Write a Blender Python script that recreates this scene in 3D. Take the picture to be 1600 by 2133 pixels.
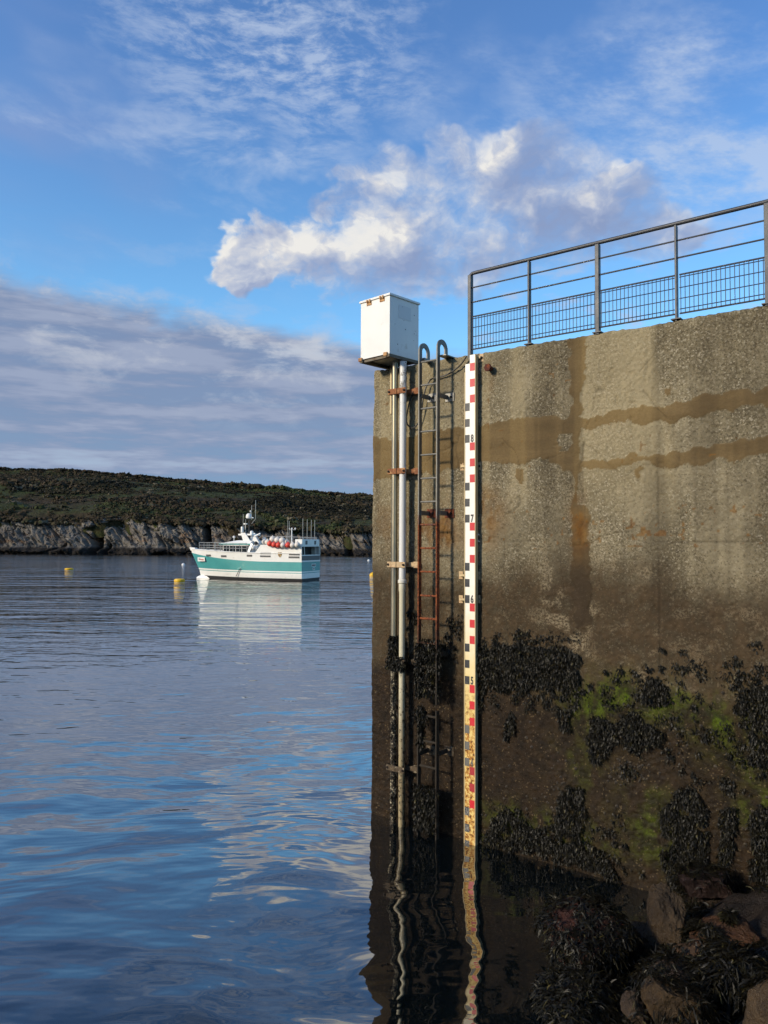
import bpy, math, random
import numpy as np
from mathutils import Vector, Matrix, Quaternion

# ------------------------------------------------------------------ scene, camera
for o in list(bpy.data.objects):
    bpy.data.objects.remove(o)
scene = bpy.context.scene
COL = scene.collection
R = math.radians

CAM_H = 3.6                      # eye height above the water
F_PX = 1600.0                    # focal length in photograph pixels (photograph 1600 x 2133)
PITCH = math.atan(63.5 / F_PX)   # camera looks slightly up
ROLL = R(0.3)
cam_data = bpy.data.cameras.new('camera')
cam_data.sensor_fit = 'VERTICAL'
cam_data.sensor_height = 36.0
cam_data.lens = 36.0 * F_PX / 2133.0
cam_data.clip_start = 0.05
cam_data.clip_end = 5000
cam = bpy.data.objects.new('camera', cam_data)
COL.objects.link(cam)
cam.location = (0, 0, CAM_H)
cam_rot = Matrix.Rotation(R(90) + PITCH, 3, 'X') @ Matrix.Rotation(ROLL, 3, 'Z')
cam.rotation_euler = cam_rot.to_euler()
scene.camera = cam

# ------------------------------------------------------------------ sun
SUN_AZ = math.atan2(-0.87, -0.49)      # from +Y, clockwise: low on the left, behind the camera
SUN_EL = R(23)
sun_dir = Vector((math.sin(SUN_AZ) * math.cos(SUN_EL), math.cos(SUN_AZ) * math.cos(SUN_EL), math.sin(SUN_EL)))
sun_data = bpy.data.lights.new('sun', 'SUN')
sun_data.energy = 4.2
sun_data.angle = R(8.0)            # veiled by thin cloud: the photograph's cast shadows are soft
sun_data.color = (1.0, 0.87, 0.68)
sun = bpy.data.objects.new('sun', sun_data)
COL.objects.link(sun)
sun.rotation_euler = sun_dir.to_track_quat('Z', 'Y').to_euler()
sun.location = (-40, -20, 40)

scene.view_settings.view_transform = 'Standard'
scene.view_settings.look = 'None'
scene.view_settings.exposure = 0.0
scene.view_settings.gamma = 1.0
scene.view_settings.use_curve_mapping = False

scene.cycles.use_adaptive_sampling = True
scene.cycles.adaptive_threshold = 0.02
scene.cycles.adaptive_min_samples = 8
scene.cycles.use_denoising = True
scene.cycles.max_bounces = 5
scene.cycles.diffuse_bounces = 2
scene.cycles.glossy_bounces = 3
scene.cycles.transmission_bounces = 3
scene.cycles.caustics_reflective = False
scene.cycles.caustics_refractive = False

# ------------------------------------------------------------------ node helper
class NT:
    """tiny wrapper to write node graphs as expressions"""
    def __init__(self, tree):
        self.t = tree
    def node(self, typ, **kw):
        n = self.t.nodes.new(typ)
        for k, v in kw.items():
            setattr(n, k, v)
        return n
    def put(self, sock, v):
        if isinstance(v, bpy.types.NodeSocket):
            self.t.links.new(v, sock)
        elif v is not None:
            if hasattr(sock.default_value, '__len__') and not isinstance(v, (tuple, list)):
                v = (v,) * len(sock.default_value)
            if hasattr(sock.default_value, '__len__') and len(sock.default_value) == 4 and len(v) == 3:
                v = tuple(v) + (1.0,)
            sock.default_value = v
    def m(self, op, a, b=None, c=None, clamp=False):
        n = self.node('ShaderNodeMath', operation=op, use_clamp=clamp)
        self.put(n.inputs[0], a)
        if b is not None: self.put(n.inputs[1], b)
        if c is not None: self.put(n.inputs[2], c)
        return n.outputs[0]
    def add(self, a, b): return self.m('ADD', a, b)
    def sub(self, a, b): return self.m('SUBTRACT', a, b)
    def mul(self, a, b): return self.m('MULTIPLY', a, b)
    def mx(self, a, b): return self.m('MAXIMUM', a, b)
    def mn(self, a, b): return self.m('MINIMUM', a, b)
    def v(self, op, a, b=None):
        n = self.node('ShaderNodeVectorMath', operation=op)
        self.put(n.inputs[0], a)
        if b is not None: self.put(n.inputs[1], b)
        return n.outputs['Value'] if op in ('DOT_PRODUCT', 'LENGTH') else n.outputs[0]
    def ss(self, x, lo, hi, a=0.0, b=1.0, kind='SMOOTHSTEP'):
        n = self.node('ShaderNodeMapRange', interpolation_type=kind)
        n.clamp = True
        self.put(n.inputs[0], x); self.put(n.inputs[1], lo); self.put(n.inputs[2], hi)
        self.put(n.inputs[3], a); self.put(n.inputs[4], b)
        return n.outputs[0]
    def mix(self, f, a, b, blend='MIX'):
        n = self.node('ShaderNodeMix', data_type='RGBA', blend_type=blend)
        n.clamp_factor = True
        self.put(n.inputs[0], f); self.put(n.inputs[6], a); self.put(n.inputs[7], b)
        return n.outputs[2]
    def noise(self, vec, scale, detail=4, rough=0.55, dist=0.0, col=False):
        n = self.node('ShaderNodeTexNoise')
        self.put(n.inputs['Vector'], vec)
        self.put(n.inputs['Scale'], scale); self.put(n.inputs['Detail'], detail)
        self.put(n.inputs['Roughness'], rough); self.put(n.inputs['Distortion'], dist)
        return n.outputs['Color' if col else 'Fac']
    def voro(self, vec, scale, feature='F1', rnd=1.0, out='Distance'):
        n = self.node('ShaderNodeTexVoronoi', feature=feature)
        self.put(n.inputs['Vector'], vec); self.put(n.inputs['Scale'], scale)
        self.put(n.inputs['Randomness'], rnd)
        return n.outputs[out]
    def scale(self, vec, s):
        return self.v('MULTIPLY', vec, s)
    def xyz(self, vec):
        n = self.node('ShaderNodeSeparateXYZ'); self.put(n.inputs[0], vec)
        return n.outputs[0], n.outputs[1], n.outputs[2]
    def vec(self, x, y, z):
        n = self.node('ShaderNodeCombineXYZ')
        self.put(n.inputs[0], x); self.put(n.inputs[1], y); self.put(n.inputs[2], z)
        return n.outputs[0]
    def ramp(self, f, stops):
        n = self.node('ShaderNodeValToRGB')
        el = n.color_ramp.elements
        while len(el) < len(stops): el.new(0.5)
        for e, (p, c) in zip(el, stops):
            e.position = p; e.color = tuple(c) + (1.0,)
        self.put(n.inputs[0], f)
        return n.outputs[0]
    def bump(self, h, dist=1.0, strength=1.0, normal=None):
        n = self.node('ShaderNodeBump')
        n.inputs['Strength'].default_value = strength
        self.put(n.inputs['Distance'], dist)
        self.put(n.inputs['Height'], h)
        if normal is not None: self.put(n.inputs['Normal'], normal)
        return n.outputs[0]

def srgb(r, g, b):
    f = lambda c: (c / 255 / 12.92) if c / 255 <= 0.04045 else ((c / 255 + 0.055) / 1.055) ** 2.4
    return (f(r), f(g), f(b))

# ------------------------------------------------------------------ world: clear sky + clouds
world = bpy.data.worlds.new('World')
scene.world = world
world.use_nodes = True
wt = world.node_tree
wt.nodes.clear()
W = NT(wt)
sky = W.node('ShaderNodeTexSky', sky_type='NISHITA')
sky.sun_disc = False
sky.sun_elevation = SUN_EL
sky.sun_rotation = SUN_AZ
sky.altitude = 0
sky.air_density = 1.0
sky.dust_density = 0.3
sky.ozone_density = 2.0
SKY_S = 0.15
tc = W.node('ShaderNodeTexCoord')
D = W.v('NORMALIZE', tc.outputs['Generated'])
dx, dy, dz = W.xyz(D)
az = W.mul(W.m('ARCTAN2', dx, dy), 180 / math.pi)           # degrees right of the view axis
el = W.mul(W.m('ARCSINE', dz), 180 / math.pi)               # degrees above the horizon
# wispy coordinates: direction stretched sideways (clouds lie in flat sheets)
P1 = W.vec(dx, dy, W.mul(dz, 2.6))
warp = W.v('SUBTRACT', W.noise(P1, 3.0, 3, 0.6, col=True), (0.5, 0.5, 0.5))
P2 = W.v('ADD', P1, W.scale(warp, (0.16, 0.16, 0.16)))
n_big = W.noise(P2, 3.2, 3, 0.55)
n_fine = W.noise(P2, 10.0, 6, 0.62)
n_fine2 = n_fine
n_band = W.noise(W.vec(dx, dy, W.mul(dz, 6.5)), 7.0, 4, 0.6)

def px_dir(x, y):
    a = math.atan2(x - 800, F_PX)
    return math.degrees(a), math.degrees(math.atan((1130 - y) / F_PX * math.cos(a)))

AE = W.vec(az, el, 0.0)
def blob(x, y, rx, ry):
    """soft elliptical field (1 at the centre, 0 at the rim) standing in the sky at a direction"""
    a0, e0 = px_dir(x, y)
    k = 180 / math.pi / F_PX
    n = W.node('ShaderNodeVectorMath', operation='MULTIPLY_ADD')
    W.put(n.inputs[0], AE)
    n.inputs[1].default_value = (1 / (rx * k), 1 / (ry * k), 0)
    n.inputs[2].default_value = (-a0 / (rx * k), -e0 / (ry * k), 0)
    return W.m('SUBTRACT', 1.0, W.v('DOT_PRODUCT', n.outputs[0], n.outputs[0]), clamp=True)

clear = W.mix(1.0, W.scale(sky.outputs[0], (SKY_S,) * 3), W.mix(W.ss(el, 34, 12), (0.78, 1.10, 1.46), (0.90, 1.38, 1.56)), 'MULTIPLY')

Pc = W.vec(dx, dy, W.mul(dz, 1.3))
wc = W.v('SUBTRACT', W.noise(Pc, 8.0, 4, 0.62, col=True), (0.5, 0.5, 0.5))
AE = W.v('ADD', AE, W.scale(wc, (9.0, 7.0, 0.0)))              # ragged outlines
# cumulus bank: several lobes joined, broken by noise
lobes = [(492, 515, 62, 62), (545, 560, 45, 55), (548, 465, 62, 45), (662, 425, 40, 34), (640, 510, 130, 62),
         (760, 400, 100, 62), (915, 318, 62, 72), (860, 370, 130, 62), (840, 480, 190, 85),
         (1010, 390, 210, 110), (1130, 320, 150, 70), (1250, 375, 120, 60), (800, 550, 230, 60), (1020, 500, 220, 90),
         (1200, 440, 170, 85), (1320, 490, 130, 60)]
cum = None
for L in lobes:
    b = blob(L[0], L[1], L[2] * 1.15, L[3] * 1.15)
    cum = b if cum is None else W.m('SMOOTH_MAX', cum, b, 0.2)
Pc2 = W.v('ADD', Pc, W.scale(wc, (0.07, 0.07, 0.07)))
nc = W.noise(Pc2, 9.0, 8, 0.62)
nc_s = W.noise(W.v('ADD', Pc2, (-0.022, -0.004, 0.030)), 9.0, 4, 0.58)   # towards the sun: for the clouds' own light and shade
# other cumulus of the same kind elsewhere in the sky, outside the frame
far_side = W.ss(W.m('ABSOLUTE', az), 40, 60)
gen = W.mul(W.mul(W.ss(n_big, 0.50, 0.68), far_side), W.mul(W.ss(el, 6, 14), W.ss(el, 42, 26)))
cum = W.mx(cum, gen)
dens = W.add(W.sub(cum, 0.05), W.mul(W.sub(nc, 0.50), 3.8))
soft = W.ss(az, -10, 3, 0.85, 1.4)                            # crisp on the left, frayed on the right
cum_a = W.mul(W.ss(dens, W.ss(az, -9, 2, 0.05, -0.35), soft), W.ss(cum, 0.12, 0.40))
# light and shade inside the cloud: lit on the upper left, grey inside and below
lit = W.add(W.mul(W.sub(nc, nc_s), 3.6), 0.36)
edge = W.ss(dens, 0.25, 1.4, 0.10, -0.12)
rightgrey = W.ss(W.add(az, W.mul(W.sub(20, el), 1.5)), -10, 12, 0.30, -0.14)
lit = W.add(W.add(lit, edge), rightgrey)
cum_col = W.ramp(lit, [(0.0, srgb(140, 158, 196)), (0.35, srgb(160, 174, 205)), (0.62, srgb(190, 198, 216)), (0.85, srgb(216, 217, 222)), (1.0, srgb(238, 236, 232))])

# stratus deck low in the sky, higher on the left
deck_top = W.add(W.ss(az, -40, 0, 19.5, 14.2, 'LINEAR'), W.mul(W.sub(n_big, 0.5), 5.5))
deck_top = W.add(deck_top, W.mul(W.sub(n_fine, 0.5), 3.2))
deck = W.ss(W.sub(deck_top, el), -0.35, 1.5)
deck = W.mul(deck, W.ss(az, 0, 12, 1.0, 0.45))
deck = W.mul(deck, W.add(0.92, W.mul(W.ss(n_band, 0.38, 0.56), 0.08)))
hi_lite = W.mul(W.ss(n_fine2, 0.47, 0.70), W.ss(W.sub(deck_top, el), 9.0, 1.5))
deck_low = W.ss(el, 1.5, 10)
deck_col = W.mix(deck_low, srgb(122, 149, 187), srgb(126, 142, 175))
deck_col = W.mix(W.ss(n_band, 0.40, 0.62), deck_col, srgb(154, 167, 194))
deck_col = W.mix(W.mul(hi_lite, 0.9), deck_col, srgb(198, 203, 214))
streak = W.mul(W.mul(W.ss(n_band, 0.52, 0.72), W.ss(el, 1.5, 4.0)), W.ss(el, 9.5, 5.0))
deck_col = W.mix(W.mul(streak, 0.6), deck_col, srgb(170, 192, 216))

# cirrus: thin veils everywhere above
c1 = W.noise(W.vec(W.add(dx, W.mul(dz, 0.9)), dy, W.mul(dz, 2.2)), 6.0, 6, 0.66)
c2 = n_big
cir = W.mul(W.ss(c1, 0.44, 0.74), W.ss(c2, 0.40, 0.60))
cir = W.mul(cir, W.ss(el, 14, 24))
v1 = W.mul(blob(560, 60, 400, 190), W.ss(W.noise(P2, 24.0, 5, 0.66), 0.36, 0.70))
v2 = W.mul(blob(1400, 260, 430, 250), W.ss(c1, 0.36, 0.70))
v3 = W.mul(blob(520, 290, 330, 65), W.ss(n_fine, 0.40, 0.68))
cir = W.mn(W.add(W.mul(cir, 0.45), W.add(W.mul(v1, 0.75), W.add(W.mul(v2, 0.75), W.mul(v3, 0.6)))), 0.62)
veil = W.mul(W.ss(n_big, 0.30, 0.75), blob(60, 190, 330, 330))

sky_col = W.mix(W.mul(veil, 0.65), clear, srgb(138, 158, 204))
sky_col = W.mix(cir, sky_col, srgb(196, 210, 232))
sky_col = W.mix(cum_a, sky_col, cum_col)
# a few scattered fragments between the cumulus and the deck
frag = W.mul(W.ss(n_fine2, 0.50, 0.66), W.mul(W.ss(el, 8, 13), W.ss(el, 24, 16)))
sky_col = W.mix(W.mul(frag, W.ss(az, -4, 4, 0.25, 0.75)), sky_col, srgb(186, 196, 218))
sky_col = W.mix(deck, sky_col, deck_col)
# below the horizon: dark sea
sky_col = W.mix(W.ss(el, -0.3, -1.5), sky_col, (0.03, 0.05, 0.08))
bg = W.node('ShaderNodeBackground')
bg.inputs['Strength'].default_value = 1.0
W.put(bg.inputs['Color'], sky_col)
wo = W.node('ShaderNodeOutputWorld')
wt.links.new(bg.outputs[0], wo.inputs['Surface'])
world.cycles.sampling_method = 'MANUAL'
world.cycles.sample_map_resolution = 1024

# ------------------------------------------------------------------ materials
def new_mat(name):
    m = bpy.data.materials.new(name)
    m.use_nodes = True
    t = m.node_tree
    t.nodes.clear()
    n = NT(t)
    bs = n.node('ShaderNodeBsdfPrincipled')
    out = n.node('ShaderNodeOutputMaterial')
    t.links.new(bs.outputs[0], out.inputs['Surface'])
    return m, n, bs

def simple(name, col, rough=0.5, metal=0.0, var=0.12, vscale=6.0, bump=0.0, bscale=60.0, stain=None, stain_amt=0.0, stain_scale=4.0, spec=0.5):
    """painted / metal / plastic surface with uneven tone, optional stain colour and fine relief"""
    m, n, bs = new_mat(name)
    tc = n.node('ShaderNodeTexCoord').outputs['Object']
    f = n.noise(tc, vscale, 5, 0.6)
    k = n.ss(f, 0.3, 0.7, 1 - var, 1 + var, 'LINEAR')
    c = n.mix(1.0, col, n.vec(k, k, k), 'MULTIPLY')
    if stain is not None:
        sf = n.ss(n.noise(tc, stain_scale, 6, 0.65), 0.62 - stain_amt * 0.3, 0.74 - stain_amt * 0.2)
        c = n.mix(n.mul(sf, min(1.0, 0.4 + stain_amt)), c, stain)
    n.put(bs.inputs['Base Color'], c)
    n.put(bs.inputs['Roughness'], n.ss(f, 0.3, 0.7, max(0.03, rough - 0.08), min(1, rough + 0.08), 'LINEAR'))
    bs.inputs['Metallic'].default_value = metal
    bs.inputs['Specular IOR Level'].default_value = spec
    if bump:
        n.put(bs.inputs['Normal'], n.bump(n.noise(tc, bscale, 4, 0.6), bump))
    return m

# ------------------------------------------------------------------ numpy noise
def _hash(ix, iy, seed):
    h = (ix.astype(np.int64) * 374761393 + iy.astype(np.int64) * 668265263 + seed * 1274126177) & 0xffffffff
    h = ((h ^ (h >> 13)) * 1274126177) & 0xffffffff
    h = (h ^ (h >> 16)) & 0xffffffff
    return h / 4294967295.0

def vnoise(x, y, seed=0):
    x = np.asarray(x, float); y = np.asarray(y, float)
    ix = np.floor(x); iy = np.floor(y)
    fx = x - ix; fy = y - iy
    fx = fx * fx * (3 - 2 * fx); fy = fy * fy * (3 - 2 * fy)
    a = _hash(ix, iy, seed); b = _hash(ix + 1, iy, seed)
    c = _hash(ix, iy + 1, seed); d = _hash(ix + 1, iy + 1, seed)
    return (a * (1 - fx) + b * fx) * (1 - fy) + (c * (1 - fx) + d * fx) * fy

def fbm(x, y, oct=4, seed=0, gain=0.5, lac=2.03):
    s = 0; amp = 1; tot = 0
    for i in range(oct):
        s = s + amp * vnoise(x, y, seed + i * 17); tot += amp
        x = x * lac + 3.7; y = y * lac + 1.3; amp *= gain
    return s / tot

def worley(x, y, seed=0):
    """F1, F2 and the id of the nearest cell"""
    ix = np.floor(x); iy = np.floor(y)
    f1 = np.full(x.shape, 9.0); f2 = np.full(x.shape, 9.0); cid = np.zeros(x.shape)
    for di in (-1, 0, 1):
        for dj in (-1, 0, 1):
            cx = ix + di; cy = iy + dj
            px = cx + _hash(cx, cy, seed); py = cy + _hash(cx, cy, seed + 5)
            d = np.hypot(x - px, y - py)
            c = _hash(cx, cy, seed + 9)
            near = d < f1
            f2 = np.where(near, f1, np.minimum(f2, d))
            cid = np.where(near, c, cid)
            f1 = np.where(near, d, f1)
    return f1, f2, cid

def sstep(x, a, b):
    t = np.clip((x - a) / (b - a), 0, 1)
    return t * t * (3 - 2 * t)

# ------------------------------------------------------------------ mesh helpers
def link(o, parent=None):
    COL.objects.link(o)
    if parent is not None:
        o.parent = parent
    return o

def tag(o, label=None, cat=None, group=None, kind=None):
    if label: o['label'] = label
    if cat: o['category'] = cat
    if group: o['group'] = group
    if kind: o['kind'] = kind
    return o

def thing(name, label, cat, loc=(0, 0, 0), rotz=0.0, group=None):
    o = bpy.data.objects.new(name, None)
    o.empty_display_size = 0.1
    o.location = loc
    o.rotation_euler = (0, 0, rotz)
    link(o)
    return tag(o, label, cat, group)

def np_mesh(name, verts, quads, mats, smooth=False, mat_idx=None, attrs=None):
    verts = np.ascontiguousarray(verts, dtype=np.float32).reshape(-1, 3)
    quads = np.ascontiguousarray(quads, dtype=np.int32)
    k = quads.shape[1]
    me = bpy.data.meshes.new(name)
    me.vertices.add(len(verts)); me.vertices.foreach_set('co', verts.ravel())
    me.loops.add(quads.size); me.loops.foreach_set('vertex_index', quads.ravel())
    me.polygons.add(len(quads))
    me.polygons.foreach_set('loop_start', np.arange(0, quads.size, k, dtype=np.int32))
    me.polygons.foreach_set('use_smooth', np.full(len(quads), smooth, dtype=bool))
    for m in (mats if isinstance(mats, (list, tuple)) else [mats]):
        me.materials.append(m)
    if mat_idx is not None:
        me.polygons.foreach_set('material_index', np.asarray(mat_idx, dtype=np.int32))
    for an, arr in (attrs or {}).items():
        arr = np.asarray(arr, dtype=np.float32)
        if arr.ndim == 1:
            at = me.attributes.new(an, 'FLOAT', 'POINT'); at.data.foreach_set('value', arr)
        else:
            if arr.shape[1] == 3:
                arr = np.concatenate([arr, np.ones((len(arr), 1), np.float32)], 1)
            at = me.attributes.new(an, 'FLOAT_COLOR', 'POINT'); at.data.foreach_set('color', np.ascontiguousarray(arr).ravel())
    me.update(calc_edges=True)
    return me

def grid_quads(nr, nc):
    i = np.arange(nr - 1)[:, None] * nc + np.arange(nc - 1)[None, :]
    return np.stack([i, i + 1, i + 1 + nc, i + nc], -1).reshape(-1, 4)

class MB:
    """collects simple solids into one mesh"""
    def __init__(self):
        self.v = []; self.f = []; self.mi = []
    def _add(self, vs, fs, mi=0):
        b = len(self.v)
        self.v += [tuple(p) for p in vs]
        self.f += [tuple(b + i for i in f) for f in fs]
        self.mi += [mi] * len(fs)
        return self
    def hexa(self, p, mi=0):
        """8 corners: bottom ring then top ring"""
        return self._add(p, [(3, 2, 1, 0), (4, 5, 6, 7), (0, 1, 5, 4), (1, 2, 6, 5), (2, 3, 7, 6), (3, 0, 4, 7)], mi)
    def box(self, x0, x1, y0, y1, z0, z1, mi=0):
        return self.hexa([(x0, y0, z0), (x1, y0, z0), (x1, y1, z0), (x0, y1, z0), (x0, y0, z1), (x1, y0, z1), (x1, y1, z1), (x0, y1, z1)], mi)
    def beam(self, p, q, w, h, up=(0, 0, 1), mi=0):
        p = Vector(p); q = Vector(q); d = (q - p).normalized()
        u = Vector(up)
        s = d.cross(u)
        if s.length < 1e-4: s = d.cross(Vector((1, 0, 0)))
        s.normalize(); u = s.cross(d).normalized()
        s *= w / 2; u *= h / 2
        return self.hexa([p - s - u, p + s - u, p + s + u, p - s + u, q - s - u, q + s - u, q + s + u, q - s + u], mi)
    def prism(self, poly, axis_vec, mi=0):
        """polygon (list of 3d points) extruded along a vector"""
        n = len(poly); a = Vector(axis_vec)
        vs = [Vector(p) for p in poly]; vs += [p + a for p in vs]
        fs = [tuple(range(n))[::-1], tuple(range(n, 2 * n))] + [(i, (i + 1) % n, (i + 1) % n + n, i + n) for i in range(n)]
        return self._add(vs, fs, mi)
    def tube(self, pts, r, n=10, cap=True, mi=0):
        pts = [Vector(p) for p in pts]
        rs = r if isinstance(r, (list, tuple)) else [r] * len(pts)
        rings = []
        ref = None
        for i, p in enumerate(pts):
            if i == 0: t = pts[1] - pts[0]
            elif i == len(pts) - 1: t = pts[-1] - pts[-2]
            else: t = (pts[i + 1] - p).normalized() + (p - pts[i - 1]).normalized()
            t.normalize()
            if ref is None:
                ref = t.cross(Vector((0, 0, 1)))
                if ref.length < 1e-3: ref = t.cross(Vector((1, 0, 0)))
            ref = (ref - t * ref.dot(t)).normalized()
            b = t.cross(ref)
            rings.append([p + (ref * math.cos(2 * math.pi * k / n) + b * math.sin(2 * math.pi * k / n)) * rs[i] for k in range(n)])
        vs = [q for ring in rings for q in ring]
        fs = []
        for i in range(len(rings) - 1):
            for k in range(n):
                fs.append((i * n + k, i * n + (k + 1) % n, (i + 1) * n + (k + 1) % n, (i + 1) * n + k))
        if cap:
            fs.append(tuple(range(n))[::-1]); fs.append(tuple(range((len(rings) - 1) * n, len(rings) * n)))
        return self._add(vs, fs, mi)
    def lathe(self, prof, c=(0, 0, 0), n=20, mi=0):
        """profile [(r, z)] turned about the vertical"""
        c = Vector(c)
        vs = [c + Vector((r * math.cos(2 * math.pi * k / n), r * math.sin(2 * math.pi * k / n), z)) for r, z in prof for k in range(n)]
        fs = [(i * n + k, i * n + (k + 1) % n, (i + 1) * n + (k + 1) % n, (i + 1) * n + k) for i in range(len(prof) - 1) for k in range(n)]
        fs += [tuple(range(n))[::-1], tuple(range((len(prof) - 1) * n, len(prof) * n))]
        return self._add(vs, fs, mi)
    def mesh(self, name, mats, smooth=False):
        me = bpy.data.meshes.new(name)
        me.from_pydata(self.v, [], self.f)
        for m in (mats if isinstance(mats, (list, tuple)) else [mats]):
            me.materials.append(m)
        me.polygons.foreach_set('material_index', self.mi)
        if smooth:
            me.polygons.foreach_set('use_smooth', [True] * len(self.f))
            try: me.set_sharp_from_angle(angle=R(35))
            except Exception: pass
        me.update()
        return me
    def build(self, name, mats, parent=None, loc=(0, 0, 0), smooth=False, bevel=0.0):
        o = bpy.data.objects.new(name, self.mesh(name, mats, smooth))
        o.location = loc
        link(o, parent)
        if bevel:
            b = o.modifiers.new('bevel', 'BEVEL'); b.width = bevel; b.segments = 2; b.limit_method = 'ANGLE'
        return o

# ------------------------------------------------------------------ where things stand
def ray(px, py):
    """direction through a photograph pixel"""
    return (cam_rot @ Vector(((px - 800) / F_PX, -(py - 1066.5) / F_PX, -1.0)))

CORNER = Vector((-0.16, 10.37, 0.0))          # outer end of the quay face at the water
WALL_RZ = math.atan2(-0.61, 0.79)             # the face comes nearer to the right
WD = Vector((math.cos(WALL_RZ), math.sin(WALL_RZ), 0))     # along the face
WN = Vector((math.sin(WALL_RZ), -math.cos(WALL_RZ), 0))    # out of the face, towards the water
WALL_H = 5.93

def on_wall(px, py, out=0.0):
    """photograph pixel -> (u along the face, h above the water) on a plane standing `out` off the face"""
    o = Vector((0, 0, CAM_H)); d = ray(px, py)
    p0 = CORNER + WN * out
    t = (p0 - o).dot(WN) / d.dot(WN)
    p = o + d * t
    return (p - CORNER).dot(WD), p.z

def wall_pt(u, out, h):
    return CORNER + WD * u + WN * out + Vector((0, 0, h))

def on_level(px, py, z=0.0):
    d = ray(px, py)
    t = (z - CAM_H) / d.z
    return Vector((0, 0, CAM_H)) + d * t

def wall_thing(name, label, cat, u, out, h, group=None):
    """an Empty on the quay face: local x along the face, local -y out of it, z up"""
    return thing(name, label, cat, wall_pt(u, out, h), WALL_RZ, group)

# ------------------------------------------------------------------ water
m_water, n, bs = new_mat('sea_water')
geo = n.node('ShaderNodeNewGeometry').outputs['Position']
wx, wy, wz = n.xyz(geo)
far = n.ss(wy, 16, 34)
wobble = n.v('SUBTRACT', n.noise(geo, 0.25, 2, 0.5, col=True), (0.5, 0.5, 0.5))
pw = n.v('ADD', geo, n.scale(wobble, (1.6, 1.6, 0)))
swell = n.noise(n.scale(pw, (0.55, 0.80, 1)), 1.0, 2, 0.5)
rip1 = n.noise(n.scale(pw, (0.85, 2.1, 1)), 1.5, 2, 0.5)
rip2 = n.noise(n.scale(pw, (0.32, 1.15, 1)), 1.0, 3, 0.6)
rip3 = n.noise(n.scale(pw, (0.10, 0.42, 1)), 1.0, 2, 0.5)
patch = n.ss(n.noise(n.scale(geo, (0.05, 0.12, 1)), 1.0, 3, 0.55), 0.36, 0.62, 0.45, 1.0)
h = n.add(n.mul(n.mul(swell, n.ss(wy, 9, 26, 1.0, 0.22)), 0.085), n.mul(rip1, 0.012))
h = n.add(h, n.mul(n.mul(rip2, n.mul(far, n.mul(patch, n.ss(wy, 50, 110, 1.0, 1.5)))), 0.115))
h = n.add(h, n.mul(n.mul(rip3, n.ss(wy, 18, 70)), 0.20))
wn_bump = n.bump(h, 1.0)
# dark water body under a reflecting surface whose gloss grows towards grazing view
n.t.nodes.remove(bs)
body = n.node('ShaderNodeBsdfDiffuse'); n.put(body.inputs['Color'], (0.002, 0.004, 0.005))
gloss = n.node('ShaderNodeBsdfGlossy'); n.put(gloss.inputs['Color'], (0.98, 0.97, 0.95))
n.put(gloss.inputs['Roughness'], n.ss(wy, 55, 120, 0.02, 0.10)); n.put(gloss.inputs['Normal'], wn_bump)
lw = n.node('ShaderNodeLayerWeight'); lw.inputs['Blend'].default_value = 0.5; n.put(lw.inputs['Normal'], wn_bump)
fres = n.add(0.03, n.mul(n.m('POWER', lw.outputs['Facing'], 2.2), 0.95))
mixw = n.node('ShaderNodeMixShader')
n.put(mixw.inputs[0], fres)
n.t.links.new(body.outputs[0], mixw.inputs[1]); n.t.links.new(gloss.outputs[0], mixw.inputs[2])
wout = [x for x in n.t.nodes if x.type == 'OUTPUT_MATERIAL'][0]
n.t.links.new(mixw.outputs[0], wout.inputs['Surface'])
xs = np.array([-900, -300, -100, -40, 0, 40, 100, 300, 900.0]); ys = np.array([-60, -20, 0, 20, 60, 150, 240, 500, 1500.0])
gx, gy = np.meshgrid(xs, ys)
me = np_mesh('water', np.stack([gx, gy, gx * 0], -1), grid_quads(len(ys), len(xs)), m_water)
tag(link(bpy.data.objects.new('water', me)), kind='structure')

# ------------------------------------------------------------------ island across the harbour
def px_to_x(px, depth): return (px - 800) / F_PX * depth
ridge_px = np.array([-1500, -500, -200, 0, 130, 240, 350, 410, 520, 600, 690, 775, 900, 1200, 1700, 2400])
ridge_py = np.array([1010, 985, 978, 979, 982, 990, 1000, 1004, 1014, 1018, 1028, 1034, 1045, 1065, 1090, 1120])
RIDGE_D = 305.0
SHORE_D = 205.0
ridge_x = px_to_x(ridge_px, RIDGE_D)
ridge_h = CAM_H + (1130 - ridge_py) / F_PX * RIDGE_D
clifftop_px = np.array([-800, 0, 60, 150, 260, 350, 420, 470, 560, 640, 700, 770, 900, 1500])
clifftop_py = np.array([1090, 1086, 1092, 1088, 1080, 1086, 1092, 1090, 1098, 1102, 1106, 1104, 1104, 1110])
cliff_x = px_to_x(clifftop_px, SHORE_D + 6)
cliff_h = CAM_H + (1130 - clifftop_py) / F_PX * (SHORE_D + 6)

def shore_y(x):
    return SHORE_D + 5.0 * (fbm(x * 0.045, x * 0 + 2.2, 3, 3) - 0.5)

def hill_h(x, y):
    t = np.clip((y - shore_y(x) - 5.0) / (RIDGE_D - SHORE_D - 6), 0, 1.6)
    hc = np.interp(x * (SHORE_D + 6) / np.maximum(y, 150), cliff_x, cliff_h)
    hr = np.interp(x * RIDGE_D / np.maximum(y, 150), ridge_x, ridge_h)
    prof = np.where(t < 1, np.power(t, 0.80) * (1 - 0.10 * np.sin(t * 9.0)), 1.0 - (t - 1) * 0.6)
    h = hc + (hr - hc) * prof
    h = h + 1.6 * (fbm(x * 0.05, y * 0.05, 3, 21) - 0.5) * np.clip(t * 6, 0, 1) * np.clip((1 - t) * 6, 0.25, 1)
    return h

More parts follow.
